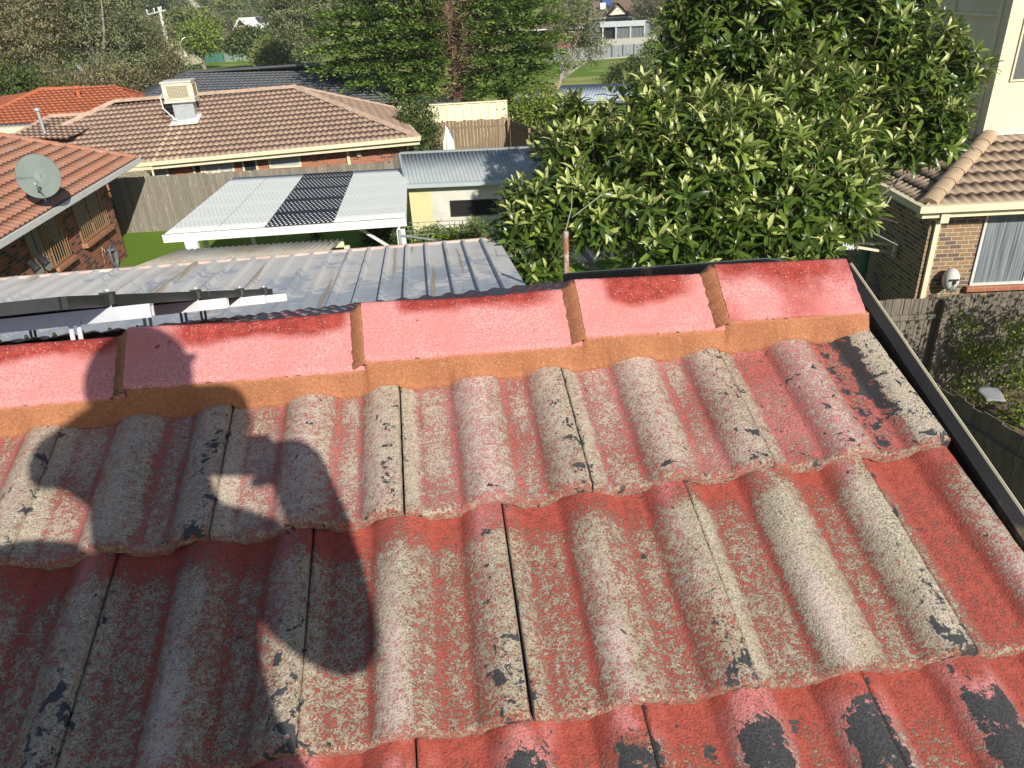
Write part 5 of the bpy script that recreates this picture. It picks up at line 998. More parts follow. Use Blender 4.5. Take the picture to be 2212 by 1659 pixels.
tree('flowering_bush', 'leafy bush with small white flowers against the cream shed wall', 'bush', 17.2, [(912, 512, 0, 16, .9), (945, 506, 0, 17, .9), (985, 512, 0, 20, .9), (1022, 500, 0, 18, .9), (960, 528, 0, 24, .7), (1000, 524, 0, 24, .7), (920, 530, 0, 22, .6)], 260, 22, .10, ML['lime'], M['bark'], .05, spread=.13)
tree('shrub', 'small shadowed shrub at the shed corner under the patio cover post', 'shrub', 18.6, [(820, 505, 0, 22, .8), (850, 500, 0, 20, .8), (800, 520, 0, 16, .8)], 160, 22, .10, ML['dark'], M['bark'], .05, spread=.14)
# spiky plant on the lawn
q = atz(686, 514, 0); t = thing('spiky_plant', 'small dark spiky plant on the lawn behind the lean-to roof', 'plant', q); n = 60; d = sph(n); d[:, 2] = abs(d[:, 2]) + .35; leaf_mesh('leaves', np.tile(q, (n, 1)), d, sph(n), np.full(n, .42), np.full(n, .035), ML['dark'], t, 'quad', .1)
# conifer
cblob = [near(*a) for a in ((740, 95, 42, 62, 1, .9), (800, 60, 42, 90, 1, 1), (880, 20, 43, 110, 1, 1), (1000, -20, 43, 120, 1, 1), (1110, 40, 42, 85, 1, 1), (1150, 90, 42, 52, 1, 1), (840, 130, 42, 75, 1, .8), (930, 110, 41.5, 80, 1, 1), (1060, 110, 41.5, 80, 1, .9), (1130, 150, 42, 50, 1, .8), (880, 180, 41, 45, 1, .7), (1020, 185, 41, 40, 1, .6), (1090, 200, 41, 45, 1, .6), (950, 60, 42, 90, 1, 1), (900, -100, 43, 130, 1, 1), (1040, -110, 43, 120, 1, 1))]
cbx = aty(985, 200, 42)[0]; t = thing('conifer', 'huge dark green conifer with dead brown twigs round its trunk, top centre', 'conifer', (cbx, 42, 0))
b = MB(); ctop = aty(1000, -160, 43); b.tube([(cbx, 42, -.3), (cbx + .15, 41.6, 3), (cbx - .1, 41.8, 6), (cbx + .1, 42.4, 9), ctop], [.34, .28, .22, .16, .05], 10)
rr_ = random.Random(4)
for k in range(60):
    z = rr_.uniform(1.2, 9); a = rr_.uniform(0, 6.28); L = rr_.uniform(1.2, 4.5); p0 = V(cbx + .05, 41.8, z); p1 = p0 + V(math.cos(a) * L, math.sin(a) * L * .8, rr_.uniform(-.4, 1.0)); b.tube([p0, (p0 + p1) / 2 + V(0, 0, -.15), p1], [.05, .035, .01], 5)
b.build('trunk', M['brownbark'], t)
def cfan(blobs, n, mat):
    ps, ds, ns, ts, ln = [], [], [], [], []
    w_ = np.array([r[0] ** 2 for c, r in blobs]); w_ /= w_.sum()
    for (c, r), f in zip(blobs, w_):
        m_ = int(n * f); d = sph(m_); d[:, 1] = -abs(d[:, 1]) * .9 + .25 * RNG.random(m_); rad = .50 + .60 * RNG.random(m_) ** .8; pc = c + d * V(*r) * rad[:, None]; pc[:, 2] = np.round(pc[:, 2] / .75 + .3 * RNG.normal(size=m_)) * .75
        hid = (abs(pc[:, 0] - (cbx + .35)) < .95 - .08 * abs(pc[:, 2] - 4)) & (pc[:, 2] > 1.5) & (pc[:, 2] < 7.2) & (RNG.random(m_) < .93) & (pc[:, 1] < 42); pc = pc[~hid]; d = d[~hid]
        for k in range(len(pc)):
            o_ = d[k] * V(1, 1, .3) + V(0, 0, .10); o_ = o_ / np.linalg.norm(o_); sp = np.cross(o_, V(0, 0, 1)); m2 = 46; tt = RNG.random(m2); L = 1.2 + 1.1 * RNG.random()
            p = pc[k] + o_ * (tt[:, None] - .5) * L + sp * (RNG.normal(size=(m2, 1)) * .30 * (1.15 - tt[:, None])) + V(0, 0, 1) * RNG.normal(size=(m2, 1)) * .09 + V(0, 0, -.25) * (tt[:, None] ** 2)
            ps.append(p); ds.append(o_ + sp * RNG.normal(size=(m2, 1)) * .5 + V(0, 0, .10) + RNG.normal(size=(m2, 3)) * .25); ns.append(V(0, 0, 1) + RNG.normal(size=(m2, 3)) * .5); ts.append(np.clip(.15 + .25 * RNG.random() + .45 * tt * RNG.random(m2) + .25 * tt, 0, 1))
    ps, ds, ns, ts = map(np.concatenate, (ps, ds, ns, ts)); N = len(ps); l_ = .15 + .16 * RNG.random(N); return leaf_mesh('crown', ps, ds, ns, l_, l_ * .34, mat, t, 'quad', .05, ts)
cfan(cblob, 2700, ML['conifer'])
n = 2000; hz_ = RNG.random(n); p = np.stack([cbx + .35 + .5 * np.sin(hz_ * 5) * (hz_ > .4) + RNG.normal(size=n) * (.35 + .45 * hz_), 41.5 + RNG.normal(size=n) * .5, 1.4 + 5.2 * hz_], 1); leaf_mesh('dead_twigs', p, sph(n) * V(1, .7, .7) + V(0, 0, -.1), sph(n), .35 + .5 * RNG.random(n), np.full(n, .035), ML['deadtwig'], t, 'quad', .15)
# loquat: rosettes of long leaves
lob = [(*near(px, py, Y, r, 1, .95), kind) for px, py, r, Y, kind in (
 (1180, 455, 92, 10.0, 1), (1120, 500, 60, 9.8, 0), (1160, 545, 60, 9.6, 0), (1250, 330, 105, 10.8, 1), (1400, 420, 160, 10.2, 1), (1390, 290, 120, 10.9, 2), (1560, 340, 160, 10.4, 2), (1620, 470, 140, 10.0, 1),
 (1760, 400, 125, 10.3, 1), (1822, 448, 66, 10.5, 1), (1740, 260, 130, 11.2, 2), (1510, 520, 80, 9.8, 0), (1960, 325, 46, 12.0, 0), (2040, 292, 52, 12.0, 0), (1680, 540, 70, 9.8, 0), (1765, 512, 55, 10.1, 0), (1270, 440, 80, 9.9, 1),
 (1560, 60, 120, 13.2, 0), (1490, 140, 75, 13, 0), (1700, 40, 130, 13.2, 0), (1850, 60, 120, 13, 0), (1950, 130, 110, 12.7, 0), (2045, 165, 78, 12.6, 0), (1990, 275, 78, 12.2, 0), (1690, 150, 120, 13, 0), (1850, 210, 120, 12.8, 0),
 (1620, -70, 130, 13.3, 0), (1800, -80, 150, 13.3, 0), (1940, -20, 80, 13, 0), (1480, 40, 60, 13.2, 0), (1900, 300, 70, 12.2, 0), (1240, 250, 40, 11, 2))]
lqx = aty(1560, 500, 11.2)[0]; t = thing('loquat_tree', 'big loquat tree with long glossy leaves filling the upper right', 'tree', (lqx, 11.2, 0))
limbs((lqx, 11.2, -.1), [c + V(0, 0, -r[2] * .2) for c, r, k in lob], .13, M['bark'], t, .2, 8, .3)
ps, ds, ns, ts, ls = [], [], [], [], []; tw_b = MB(); cnt = 0
wts = np.array([r[0] ** 2 for c, r, k in lob]); wts /= wts.sum()
for (c, r, kind), w_ in zip(lob, wts):
    n = int(4600 * w_); d = sph(n); rad = np.where(RNG.random(n) < .22, .35 + .5 * RNG.random(n), .80 + .30 * RNG.random(n) ** 1.3)
    for k in range(n):
        p0 = c + d[k] * r * rad[k]; g_ = fbm(p0, 1.3, 2)
        if g_ < -.36 and rad[k] > .7: continue
        ax = nrm(d[k] * .55 + V(0, 0, .75) + RNG.normal(size=3) * .22); m_ = RNG.integers(8, 13); u = nrm(np.cross(ax, RNG.normal(size=3))); v = np.cross(ax, u); a = np.arange(m_) * 2.4 + RNG.random() * 6; f = np.linspace(0, 1, m_); el = R(18) + f * R(82) + RNG.normal(size=m_) * .12
        dd = ax * np.cos(el)[:, None] + (u * np.cos(a)[:, None] + v * np.sin(a)[:, None]) * np.sin(el)[:, None]
        P = p0 - ax * (.11 * f)[:, None]; ps.append(P + dd * .012); ds.append(dd); ns.append(ax * np.sin(el)[:, None] - (u * np.cos(a)[:, None] + v * np.sin(a)[:, None]) * (np.cos(el) - .3)[:, None])
        ls.append((.135 + .115 * np.sin(np.clip(f * 1.3 + .15, 0, 1) * math.pi / 2)) * (.85 + .35 * RNG.random(m_)))
        young = (.90 if kind == 2 else .65 if kind == 1 else .30); tt = RNG.random(m_) * .8 * (.65 + .35 * RNG.random()) + .04 * kind
        if RNG.random() < young: q = f < (.20 + .26 * RNG.random()); tt[q] = .86 + .14 * RNG.random(q.sum())
        ts.append(np.clip(tt, 0, 1)); cnt += 1
        if k % 3 == 0: tw_b.tube([p0 - ax * .02, p0 - ax * .20, p0 - ax * .28 - d[k] * .18 - V(0, 0, .05)], [.004, .005, .007], 4, False)
ps, ds, ns, ts, ls = map(np.concatenate, (ps, ds, ns, ts, ls)); leaf_mesh('crown', ps, ds, ns, ls, ls * .27, ML['loquat'], t, 'big', .20, ts); tw_b.build('twigs', m_plain('pale_twig', (.30, .25, .17), .9), t)
b = MB()
for a, c in (((1222, 498, 8.8), (1236, 410, 9.0)), ((1222, 498, 8.8), (1190, 560, 9.2)), ((1300, 420, 9.2), (1235, 470, 9.0))):
    b.tube([aty(*a), (aty(*a) + aty(*c)) / 2 + V(.03, 0, .02), aty(*c)], [.008, .006, .004], 6)
for pts in (((1940, 530, 12.4), (1890, 505, 12), (1868, 478, 11.6)), ((1915, 425, 12.2), (1900, 440, 12), (1890, 436, 11.8)), ((1890, 450, 11.6), (1912, 447, 12), (1925, 425, 12.2))): b.tube([aty(*q) for q in pts], [.006, .010, .014], 5)
b.build('bare_branch', M['palebark'], t)
# climbing plant on the right fence
t = thing('climbing_vine', 'sparse sunlit vine with small leaves on the old timber fence at the right edge', 'vine', aty(2120, 880, 10.6) * V(1, 1, 0))
vb = [near(*a) for a in ((2080, 700, 11.2, 22), (2100, 760, 11, 30), (2085, 830, 10.8, 26), (2150, 770, 10.9, 40), (2195, 720, 10.9, 36), (2190, 830, 10.5, 40), (2130, 850, 10.5, 26), (2215, 900, 10.0, 30), (2060, 860, 10.9, 16), (2180, 900, 10.2, 22))]
limbs(aty(2120, 930, 10.6) * V(1, 1, 0), [c for c, r in vb], .02, M['brownbark'], t, .3, 5); crown(t, vb, 260, 10, .06, ML['lime'], 'leaves', spread=.10, asp=.7, fill=.6)

# ------------------------------------------------------------------ the park side, far houses and the wooded hill
t = thing('green_fence', 'dark green steel fence across the park, its right half faded', 'fence', (-30, 144, -2)); Yf = 144.0
a, c, d_ = aty(360, 112, Yf), aty(482, 114, Yf), aty(640, 122, Yf)
b = corr_sheet(V(a[0], Yf, a[2] - 2.6), V(c[0], Yf, c[2] - 1.85), c, a, .8, .05, 'rib'); b.build('panels', M['greenfence'], t); b = corr_sheet(V(c[0], Yf, c[2] - 1.85), V(d_[0], Yf, d_[2] - 1.85), d_, c, .8, .05, 'rib'); b.build('faded_panels', m_plain('faded_green_steel', (.17, .23, .19), .6, .3, 1), t)
b = MB()
for k in range(12): q = a + (c - a) * k / 6; b.box((q[0], Yf - .1, q[2] - .9), (.12, .12, 1.9))
b.build('posts', M['greenfence'], t)
t = thing('grey_steel_fence', 'long slate grey steel fence above the grassy slope', 'fence', (22, 150, -6)); Yf = 150.0; a, c = aty(1180, 108, Yf), aty(1560, 82, Yf)
b = corr_sheet(a - V(0, 0, 2.3), c - V(0, 0, 1.9), c, a, .7, .06, 'rib'); b.build('panels', m_plain('slate_fence_steel', (.22, .24, .25), .6, .1, 1), t); b = MB()
for k in range(17): q = a + (c - a) * k / 16; b.box((q[0], Yf - .1, q[2] - .95), (.14, .14, 2.0))
b.build('posts', M['greysteel'], t)
b = MB(); b.beam(a - V(0, .6, 2.35), c - V(0, .6, 1.95), .9, .5); tag(b.build('kerb', M['concrete']), None, None, kind='structure')
def gable(name, label, Y, pxs, rm, wm, deep, group=None, cat='house'):
    (x0, y0), (x1, y1), yr, xr0, xr1 = pxs
    a, c = aty(x0, y0, Y), aty(x1, y1, Y); r0, r1 = aty(xr0, yr, Y + deep / 2), aty(xr1, yr - (xr1 - xr0) * .05, Y + deep / 2); g = gz((a[0] + c[0]) / 2, Y) - 1; t = thing(name, label, cat, ((a[0] + c[0]) / 2, Y + deep / 2, g), group)
    a2, c2 = a + V(0, deep, 0), c + V(0, deep, 0); b = tile_quad(a, c, r1, r0, .5, .8, .05, .07, .1); b.build('roof', [rm, M['gap']], t); b = MB(); b.face([r0, r1, c2, a2]); b.face([a, r0, a2]); b.face([c, r1, c2]); b.build('back_roof', rm, t)
    i = V(.5, .5, 0); j = V(-.5, .5, 0); b = MB(); G = lambda p: V(p[0], p[1], g); pa, pb, pc_, pd2 = a + i, c + j, c2 + V(-.5, -.5, 0), a2 + V(.5, -.5, 0)
    for p, q in ((pa, pb), (pb, pc_), (pc_, pd2), (pd2, pa)): b.face([G(p), G(q), q, p])
    b.build('wall', wm, t); b = MB(); b.beam(a + V(0, -.1, -.1), c + V(0, -.1, -.1), .2, .25); b.build('gutter', M['greywhite'], t)
    n = max(1, int((c - a)[0] / 5))
    for k in range(n): q = pa + (pb - pa) * ((k + .5) / n); window(t, q - V(.8, 0, 0), q + V(.8, 0, 0), q[2] - 1.9, q[2] - .7, V(0, -1, 0), M['white'], M['glass'], .12, 1)
    return t
rtile = m_tile('far_brown_tile', (.27, .19, .15), (.22, .16, .13), (.15, .12, .10), .5)
t = gable('far_house', 'house with brown tiled roof and solar panel above the dark grey shed', 172, ((1270, 40), (1372, 34), 3, 1281, 1362), rtile, M['greysteel'], 12, 'far houses right of the conifer')
q = aty(1302, 13, 174); b = MB(); b.box(q, (1.1, .6, 1.2)); bevel(b.build('air_conditioner', M['white'], t), .05)
q0, q1 = aty(1304, 12, 174.5), aty(1324, 12, 174.5); b = MB(); sv = V(0, 3.2, 1.5); b.face([q0, q1, q1 + sv, q0 + sv]); solid(b.build('solar_panel', m_plain('blue_solar_cells', (.05, .10, .24), .2, .2, 2, .6), t), .08)
a, c, ap = aty(1314, 33, 169), aty(1353, 30, 169), aty(1334, 11, 169); b = MB(); b.face([a, c, ap]); b.face([a - V(.8, .5, .2), ap + V(0, -.5, .5), ap + V(0, 6, .5), a + V(-.8, 6, -.2)]); b.face([ap + V(0, -.5, .5), c + V(.8, -.5, -.2), c + V(.8, 6, -.2), ap + V(0, 6, .5)]); b.build('gable', rtile, t); b = MB(); b.face([a + V(.3, -.1, 0), c + V(-.3, -.1, 0), ap + V(0, -.1, -.4)]); b.build('gable_wall', M['render'], t)
gable('far_house', 'brick house with brown tiled roof half hidden behind the silver gum', 166, ((1150, 64), (1262, 58), 40, 1165, 1250), rtile, M['brickred'], 12, 'far houses right of the conifer')
# dark grey shed
t = thing('grey_shed', 'long dark grey steel shed with a black open bay above the slate fence', 'shed', aty(1350, 90, 158)); Ys = 158.0; a, c = aty(1296, 86, Ys), aty(1392, 82, Ys); ht = aty(1340, 46, Ys)[2] - a[2]; c2 = aty(1408, 80, Ys + 9); u_ = V(0, 0, ht)
b = corr_sheet(aty(1331, 84, Ys), c, c + u_, aty(1331, 84, Ys) + u_, .9, .06, 'rib'); b.build('wall', M['greysteel'], t); b = MB(); b.face([c, c2, c2 + u_ * .86, c + u_]); b.build('side_wall', m_plain('mid_grey_steel', (.24, .255, .27), .6, .1, 1), t)
b = MB(); b.face([a + V(0, .5, 0), aty(1331, 84, Ys) + V(0, .5, 0), aty(1331, 84, Ys) + V(0, .5, 0) + u_, a + V(0, .5, 0) + u_]); b.build('open_bay', M['dark'], t); b = MB(); b.face([a + u_ + V(-.3, -.3, .1), c + u_ + V(.3, -.3, .1), c2 + u_ * .86 + V(.3, .3, .1), a + V(-.3, 9.3, .1) + u_ * .86]); b.beam(a + u_ + V(0, -.35, -.4), c + u_ + V(0, -.35, -.4), .1, .9); solid(b.build('roof', M['galv'], t), .15)
b = MB(); 
for x in (1302, 1330, 1361, 1391): p = aty(x, 84, Ys); b.box((p[0], Ys - .15, p[2] + ht / 2), (.3, .3, ht))
b.build('posts', M['galv'], t); b = MB(); b.box(((a[0] + c2[0]) / 2, Ys + 3, a[2] - .8), (c2[0] - a[0] + 1, 8, 1.7)); b.build('concrete_base', M['concrete'], t)
# left: gabled house and low brown roof
t = thing('gabled_house', 'steep gabled brick house with bright metal roof and solar panels among the far trees', 'house', aty(540, 80, 185)); Yg = 185.0; ap, l_, r__ = aty(520, 40, Yg), aty(505, 70, Yg), aty(542, 62, Yg); ap2, r2, l2 = aty(577, 35, Yg + 6), aty(590, 58, Yg + 6), aty(560, 66, Yg + 9)
b = MB(); b.face([l_ - V(0, 0, 5), r__ - V(0, 0, 5), r__, ap, l_]); b.face([r__ - V(0, 0, 5), r2 - V(0, 0, 5), r2, r__]); b.build('wall', M['brickorange'], t); b = MB(); o_ = V(-.3, -.5, .15); b.face([ap + o_, r__ + o_ + V(.5, 0, -.4), r2, ap2]); b.face([ap + o_, ap2, l2, l_ + o_]); solid(b.build('roof', m_plain('bright_metal_roof', (.62, .63, .64), .5, .1, 1), t), .2)
b = MB(); n_ = nrm(np.cross(r__ - ap, ap2 - ap)); n_ = n_ if n_[2] > 0 else -n_; f_ = lambda s_, t_: ap + (ap2 - ap) * s_ + (r__ - ap) * t_ + n_ * .35
for k in range(6): s_ = .48 + k * .085; b.face([f_(s_, .08), f_(s_, .55), f_(s_ + .07, .55), f_(s_ + .07, .08)])
solid(b.build('solar_panels', M['glass'], t), .08); b = MB(); q = (ap * .62 + (l_ + r__) / 2 * .38) + V(0, -.2, 0); b.box(q, (1.5, .15, 1.0)); b.build('gable_window', M['glass'], t); b = MB(); b.box(q + V(0, .05, 0), (1.8, .12, 1.3)); b.build('window_frame', M['cream'], t)
gable('low_house', 'low house with plain brown roof left of the steep gabled house', 170, ((455, 84), (530, 80), 69, 482, 520), rtile, M['brickred'], 10)
t = thing('pale_house', 'small pale cream building partly hidden behind the street lamp', 'house', aty(378, 110, 128)); a, c = aty(372, 100, 128), aty(398, 97, 128); b = MB(); b.face([a - V(0, 0, 3), c - V(0, 0, 3), c, a]); b.face([c - V(0, 0, 3), c + V(0, 6, -3), c + V(0, 6, 0), c]); b.build('wall', M['cream'], t); b = MB(); b.beam(a + V(-.4, -.5, .2), c + V(.5, -.5, .2), 1.4, .25); b.build('roof', M['cream'], t)
# power pole and street lamp
p = aty(354, 58, 100); g_ = gz(p[0], 100); t = thing('power_pole', 'pale timber power pole with a cross arm above the left gum trees', 'power pole', (p[0], 100, g_)); top = aty(342.5, 15, 100); b = MB(); b.tube([(p[0], 100, g_), (top[0], 100, top[2])], [.24, .17], 8); pol = m_plain('pale_weathered_pole', (.50, .49, .46), .9, .15, 2); b.build('pole', pol, t)
b = MB(); xa, xb = aty(317, 31.5, 97.5), aty(357, 22, 101); b.beam(xa, xb, .14, .16); b.build('cross_arm', pol, t); b = MB(); b.beam(aty(317, 35, 97.5), aty(341, 53, 99.8), .10, .10); b.build('brace', pol, t)
for k, f in enumerate((.05, .42, .80)): q = xa + (xb - xa) * f; b = MB(); b.tube([q, q + V(0, 0, .3), q + V(0, 0, .34), q + V(0, 0, .5)], [.05, .05, .12, .06], 8); b.build('insulator', M['white'], t)
q = aty(400, 142, 86); g_ = gz(q[0], 86); t = thing('street_lamp', 'tall slim street lamp with short curved arm by the park, left of the green fence', 'street lamp', (q[0], 86, g_)); tp_ = aty(391.5, 90, 86); b = MB(); b.tube([(q[0], 86, g_), (q[0], 86, tp_[2] - .3), tp_, aty(393, 85, 86)], [.10, .07, .06, .06], 8); b.build('pole', M['galv'], t); b = MB(); b.beam(aty(393, 85, 86), aty(400, 80.5, 86), .16, .09); b.build('lamp_head', M['white'], t)
# wooded hill: a few tree kinds, copied one by one
protos = []
for k, (mt, bk) in enumerate((('gum', 'palebark'), ('olive', 'bark'), ('gumbrown', 'bark'), ('dark', 'bark'), ('gum', 'palebark'))):
    t = thing('distant_tree', 'distant bushy tree on the wooded hillside along the top edge', 'tree', (0, 0, 0), 'distant trees on the wooded hill'); rnd = random.Random(40 + k)
    bl = [(V(rnd.uniform(-2.6, 2.6), rnd.uniform(-2.2, 2.2), rnd.uniform(5.0, 8.8)), V(1, 1, .85) * rnd.uniform(1.8, 3.0)) for _ in range(7)]
    limbs((0, 0, -1.5), [c for c, r in bl], .28, M[bk], t, .25, 6); crown(t, bl, 260, 24, .75, ML[mt], spread=.9); protos.append(t)
rnd = random.Random(11); used = [0] * 5; n_far = 0
def put(px, top_py, Y, sc=1.0, kind=None):
    global n_far
    k = rnd.randrange(5) if kind is None else kind; p = aty(px, top_py, Y); g = gz(p[0], Y); s_ = max(.45, min(2.6, (p[2] - g) / 11.0)) * sc
    o = protos[k] if not used[k] else copy_tree(protos[k]); used[k] = 1; o.location = (p[0], Y, g); LOC[o] = V(p[0], Y, g); o.scale = (s_ * rnd.uniform(.95, 1.3), s_ * rnd.uniform(.95, 1.2), s_); o.rotation_euler.z = rnd.uniform(0, 6.28); n_far += 1
for px in range(-60, 1600, 36):
    if 380 < px < 432: continue
    put(px + rnd.uniform(-15, 15), rnd.uniform(-30, -4) - (18 if px < 360 else 0) - max(0, px - 500) * .03, rnd.uniform(255, 300))
for px in (385, 402, 420, 438): put(px, rnd.uniform(12, 22), 290)
for px in list(range(-40, 700, 52)):
    if px in (): continue
    put(px + rnd.uniform(-15, 15), rnd.uniform(28, 48) if 440 < px < 620 else rnd.uniform(18, 45), rnd.uniform(205, 240))
for px, py, Y in ((470, 60, 178), (610, 50, 190), (640, 60, 176), (300, 55, 150), (330, 70, 140), (250, 60, 150), (80, 40, 130), (160, 50, 140), (10, 60, 120), (590, 85, 150), (1230, 15, 200), (1260, 25, 192), (1385, 10, 205), (1420, 5, 195), (1460, 0, 200), (1500, -10, 195), (1180, 20, 215), (1180, 70, 140), (700, 10, 180), (730, 30, 190), (440, 30, 215), (480, 22, 230), (455, 40, 190), (1300, -20, 240), (1345, -25, 245), (1400, -25, 240), (1240, -20, 235), (1520, -30, 220)): put(px, py, Y)
ORD = 'first second third fourth fifth sixth seventh eighth ninth tenth eleventh twelfth thirteenth fourteenth fifteenth sixteenth seventeenth eighteenth nineteenth twentieth'.split()
def ordn(i, n):
    if i < 20: return ORD[i] + ' from the left'
    if n - 1 - i < 20: return ORD[n - 1 - i] + ' from the right'
    return 'twenty ' + ORD[i - 20] + ' from the left'
LOOK = {'gum': 'grey green', 'olive': 'olive green', 'gumbrown': 'brownish', 'dark': 'dark green'}
rows_ = {}
for o in [o for o in SC.objects if o.parent is None and o.name.startswith('distant_tree')]: rows_.setdefault('skyline' if o.location.y > 245 else 'lower' if o.location.y > 200 else 'front', []).append(o)
for rn_, os_ in rows_.items():
    os_.sort(key=lambda o: o.location.x / o.location.y)
    for i, o in enumerate(os_):
        cn = [c_ for c_ in SC.objects if c_.parent == o and c_.name.startswith('crown')][0].data.materials[0].name
        lk = 'grey green' if 'grey' in cn else 'olive green' if cn.startswith('olive_green') else 'brownish' if 'brown' in cn else 'dark green'
        o['label'] = f'{lk} distant tree, {ordn(i, len(os_))} in the {rn_} row'

# ------------------------------------------------------------------ the photographer, behind the lens; only the shadow falls into the picture
def sh(px, py, Y, z=.03):
    P = hit(px, py, rw(0, 0, z), ROOF[2]); return P + SUN * ((Y - P[1]) / SUN[1])
pr = thing('person', 'person in cap and navy shirt holding up a phone, seen only by shadow', 'person', (0.1, -.75, rw(.7, -1.1, 0)[2]))
hd = sh(303, 848, -.25, .06); J = {}
J['pelvis'] = sh(330, 1500, -.27); J['waist'] = sh(378, 1300, -.25); J['chest'] = sh(288, 1060, -.23); J['neck0'] = sh(325, 930, -.24); J['neck1'] = sh(315, 880, -.245)
J['shL'] = sh(120, 955, -.25); J['shR'] = sh(512, 890, -.24); J['pdL'] = sh(135, 990, -.22); J['pdR'] = sh(490, 940, -.2); J['elL'] = sh(262, 1075, -.12); J['haL'] = sh(372, 1000, -.07); J['elR'] = sh(770, 1428, -.22); J['haR'] = sh(632, 985, -.08)
J['arR'] = sh(420, 1150, -.22); J['ar2R'] = sh(580, 1205, -.22); J['foR'] = sh(690, 1140, -.14); J['hipL'] = J['pelvis'] + V(-.10, .02, -.03); J['hipR'] = J['pelvis'] + V(.04, -.02, -.03)
J['hmL'] = sh(130, 1300, -.14); J['knL'] = sh(-60, 1290, -.02); J['anL'] = V(-.30, -.04, 5.78); J['toL'] = V(-.31, .12, 5.77); J['knR'] = V(.15, -.22, 6.08); J['anR'] = V(.14, -.62, 5.56); J['toR'] = V(.16, -.44, 5.58)
RAD = {'pelvis': (.155, .13), 'waist': (.15, .12), 'chest': (.082, .09), 'neck0': (.085, .07), 'neck1': (.06, .06), 'shL': (.058, .058), 'shR': (.062, .062), 'pdR': .05, 'pdL': .058, 'elL': .045, 'haL': .030, 'elR': .062, 'haR': .048, 'foR': .052, 'arR': .055, 'ar2R': .074, 'hipL': .12, 'hmL': .10, 'hipR': .11, 'knL': .085, 'anL': .05, 'toL': .045, 'knR': .072, 'anR': .05, 'toR': .045}
names = list(J); E = [('pelvis', 'waist'), ('waist', 'chest'), ('chest', 'neck0'), ('neck0', 'neck1'), ('neck0', 'shL'), ('neck0', 'shR'), ('shR', 'pdR'), ('shL', 'pdL'), ('shL', 'elL'), ('elL', 'haL'), ('chest', 'arR'), ('arR', 'ar2R'), ('ar2R', 'elR'), ('elR', 'foR'), ('foR', 'haR'), ('pelvis', 'hipL'), ('pelvis', 'hipR'), ('hipL', 'hmL'), ('hmL', 'knL'), ('knL', 'anL'), ('anL', 'toL'), ('hipR', 'knR'), ('knR', 'anR'), ('anR', 'toR')]
vs = [J[n] for n in names]; rs = [RAD[n] if isinstance(RAD[n], tuple) else (RAD[n], RAD[n]) for n in names]; ed = [(names.index(a), names.index(b_)) for a, b_ in E]
def addv(p, r, parent_i): vs.append(p); rs.append((r, r)); ed.append((parent_i, len(vs) - 1)); return len(vs) - 1
vw = WM[:, 2]; vr = WM[:, 0]; vu = -WM[:, 1]                      # phone axes: it faces along the view
PHC = CAM - vw * .016 + vr * .058 + vu * .024
for hn, sg in (('haL', -1), ('haR', 1)):
    h0 = names.index(hn); hp = J[hn]; grip = PHC + vr * sg * .075 - vu * .01; pm = addv(hp + (grip - hp) * .5, .026, h0)
    for k in range(4):
        a_ = vs[pm] + vu * (.024 - .016 * k) + vw * -.004; e1 = grip + vr * sg * .006 + vu * (.028 - .018 * k) - vw * .018; e2 = e1 - vr * sg * .028 * (1 - .1 * abs(k - 1)) - vw * .006
        i1 = addv(a_, .010, pm); i2 = addv(e1, .009, i1); addv(e2, .008, i2)
    i1 = addv(vs[pm] - vu * .03 - vw * .012, .011, pm); addv(grip - vu * .035 - vr * sg * .03 - vw * .022, .009, i1)
base_ = LOC[pr]; me = bpy.data.meshes.new('body'); me.from_pydata([tuple(v - base_) for v in vs], ed, []); bo = link(bpy.data.objects.new('body', me)); bo.parent = pr
md = bo.modifiers.new('skin', 'SKIN'); md.use_smooth_shade = True; sk = me.skin_vertices[0].data
for i, r_ in enumerate(rs): sk[i].radius = r_
sk[0].use_root = True; sb = bo.modifiers.new('sub', 'SUBSURF'); sb.levels = 2; sb.render_levels = 2
bm_ = NM('clothed_body', .85, .2); z_ = bm_.sep(bm_.obj()); lim = 6.40 - base_[2]; c = bm_.mix(bm_.math('GREATER_THAN', z_[2], lim), (.05, .055, .07), (.04, .07, .14)); c = bm_.mix(bm_.math('GREATER_THAN', z_[1], .62), c, (.46, .27, .19)); c = bm_.mix(bm_.math('MULTIPLY', bm_.math('LESS_THAN', z_[2], 5.95 - base_[2]), 1.0), c, (.03, .028, .026)); bm_.col(c); me.materials.append(bm_.mat)
# head with face, hair and cap
HB = MB(); hx, hy, hzv = V(1, 0, 0), nrm(V(-.0, .95, -.30)), nrm(V(0, .30, .95)); P = np.zeros((25, 33, 3)); U = np.zeros((25, 33, 2))
for i in range(25):
    ph = math.pi * i / 24; zz = math.cos(ph)
    for j in range(33):
        th = 2 * math.pi * j / 32; x, y = math.sin(ph) * math.sin(th), math.sin(ph) * math.cos(th)
        rx_, ry_, rz_ = .078, .096, .114; k_ = 1 - .22 * max(0, -zz) ** 1.5; px_, py_, pz_ = x * rx_ * k_, y * ry_ * (1 - .12 * max(0, -zz)), zz * rz_
        fr = max(0, y)
        py_ += .020 * math.exp(-((x * rx_) / .012) ** 2 - ((pz_ + .015) / .022) ** 2) * (fr > .5)            # nose
        py_ -= .010 * (math.exp(-((abs(px_) - .030) / .013) ** 2 - ((pz_ - .008) / .012) ** 2)) * (fr > .4)    # eye sockets
        py_ += .006 * math.exp(-(px_ / .022) ** 2 - ((pz_ + .052) / .008) ** 2) * (fr > .4); py_ += .008 * math.exp(-(px_ / .025) ** 2 - ((pz_ + .092) / .015) ** 2) * (fr > .2)
        P[i, j] = hd + hx * px_ + hy * py_ + hzv * pz_; U[i, j] = (th, ph)
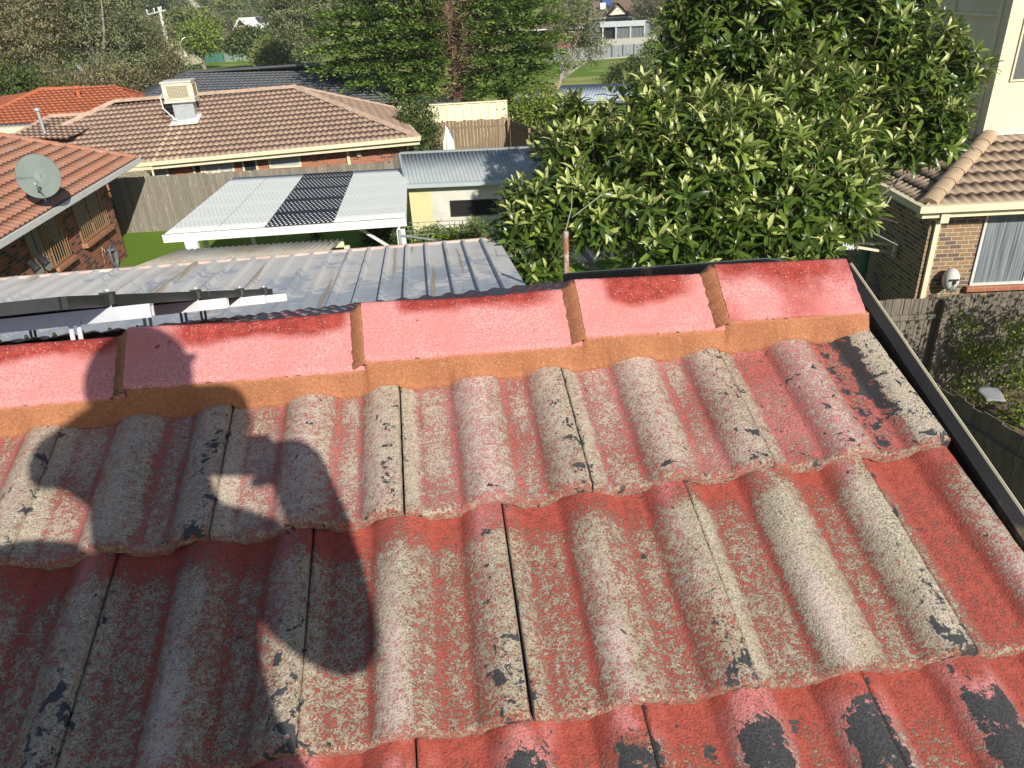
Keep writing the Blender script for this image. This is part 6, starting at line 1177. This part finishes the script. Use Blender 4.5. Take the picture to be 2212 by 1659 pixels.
HB.grid(P, U); ho = HB.build('head', M['skin'], pr)
for sg in (-1, 1):
    b = MB(); c_ = hd + hx * sg * .075 + hzv * -.01; b.tube([c_ + hzv * .028, c_ + hx * sg * .008, c_ - hzv * .028], [.005, .008, .004], 8); b.build('ear', M['skin'], ho)
    b = MB(); c_ = hd + hx * sg * .030 + hy * .078 + hzv * .008; b.tube([c_ - hx * .011, c_ + hy * .004, c_ + hx * .011], [.004, .009, .004], 8); b.build('eye', M['white'], ho)
b = MB(); P = np.zeros((9, 33, 3)); U = np.zeros((9, 33, 2))
for i in range(9):
    ph = math.pi * .54 * i / 8
    for j in range(33): th = 2 * math.pi * j / 32; P[i, j] = hd + hx * math.sin(ph) * math.sin(th) * .088 + hy * math.sin(ph) * math.cos(th) * .105 + hzv * (math.cos(ph) * .108 + .018); U[i, j] = (th, ph)
b.grid(P, U); b.beam(hd + hy * .09 + hzv * .020, hd + hy * .125 + hzv * .03, .11, .008, hzv); bevel(b.build('cap', M['blueshirt'], ho), .003)
b = MB(); P = P.copy()
for i in range(9):
    ph = math.pi * (.40 + .28 * i / 8)
    for j in range(33): th = math.pi * (.45 + 1.1 * j / 32); P[i, j] = hd + hx * math.sin(ph) * math.sin(th) * .079 + hy * math.sin(ph) * math.cos(th) * .099 + hzv * math.cos(ph) * .110
b.grid(P, U); b.build('hair', M['dark'], ho)
ph = thing('phone', 'dark slim phone held up in both hands of the person', 'phone', PHC); b = MB(); b.box(PHC, (.147, .0715, .008), axes=(vr, vu, vw)); bevel(b.build('case', M['black'], ph), .003); b = MB(); b.box(PHC - vw * .0045, (.138, .065, .001), axes=(vr, vu, vw)); b.build('screen', M['glass'], ph)
# shrub just outside the frame on the right: its shade dapples the fence
t = thing('tall_shrub', 'open airy shrub at the right edge whose shade dapples the timber fence', 'shrub', (8.7, 8.9, 0))
sb_ = [(V(8.6, 8.9, 1.6), V(.8, .6, .7)), (V(9.1, 9.2, 2.5), V(.9, .6, .8)), (V(8.2, 9.3, 2.2), V(.7, .5, .6)), (V(9.8, 8.8, 2.2), V(.8, .6, .9)), (V(8.5, 9.4, 3.0), V(.6, .5, .4))]
limbs((8.7, 8.9, -.05), [c for c, r in sb_], .05, M['brownbark'], t, .4, 6); crown(t, sb_, 430, 10, .075, ML['lime'], 'leaves', spread=.12, asp=.6, fill=.6)

# ------------------------------------------------------------------ the air of the distance
hm = bpy.data.materials.new('haze_air'); hm.use_nodes = True; hn = hm.node_tree.nodes; hn.remove(hn['Principled BSDF']); pv = hn.new('ShaderNodeVolumePrincipled'); pv.inputs['Color'].default_value = (.86, .92, 1, 1); pv.inputs['Density'].default_value = .0004; pv.inputs['Anisotropy'].default_value = 0.2
hm.node_tree.links.new(pv.outputs[0], hn['Material Output'].inputs['Volume'])
b = MB(); b.box((0, 230, 17), (1100, 700, 52)); o = b.build('haze', hm); tag(o, 'thin pale blue air haze over the distant trees', 'haze', kind='stuff'); o.display_type = 'WIRE'
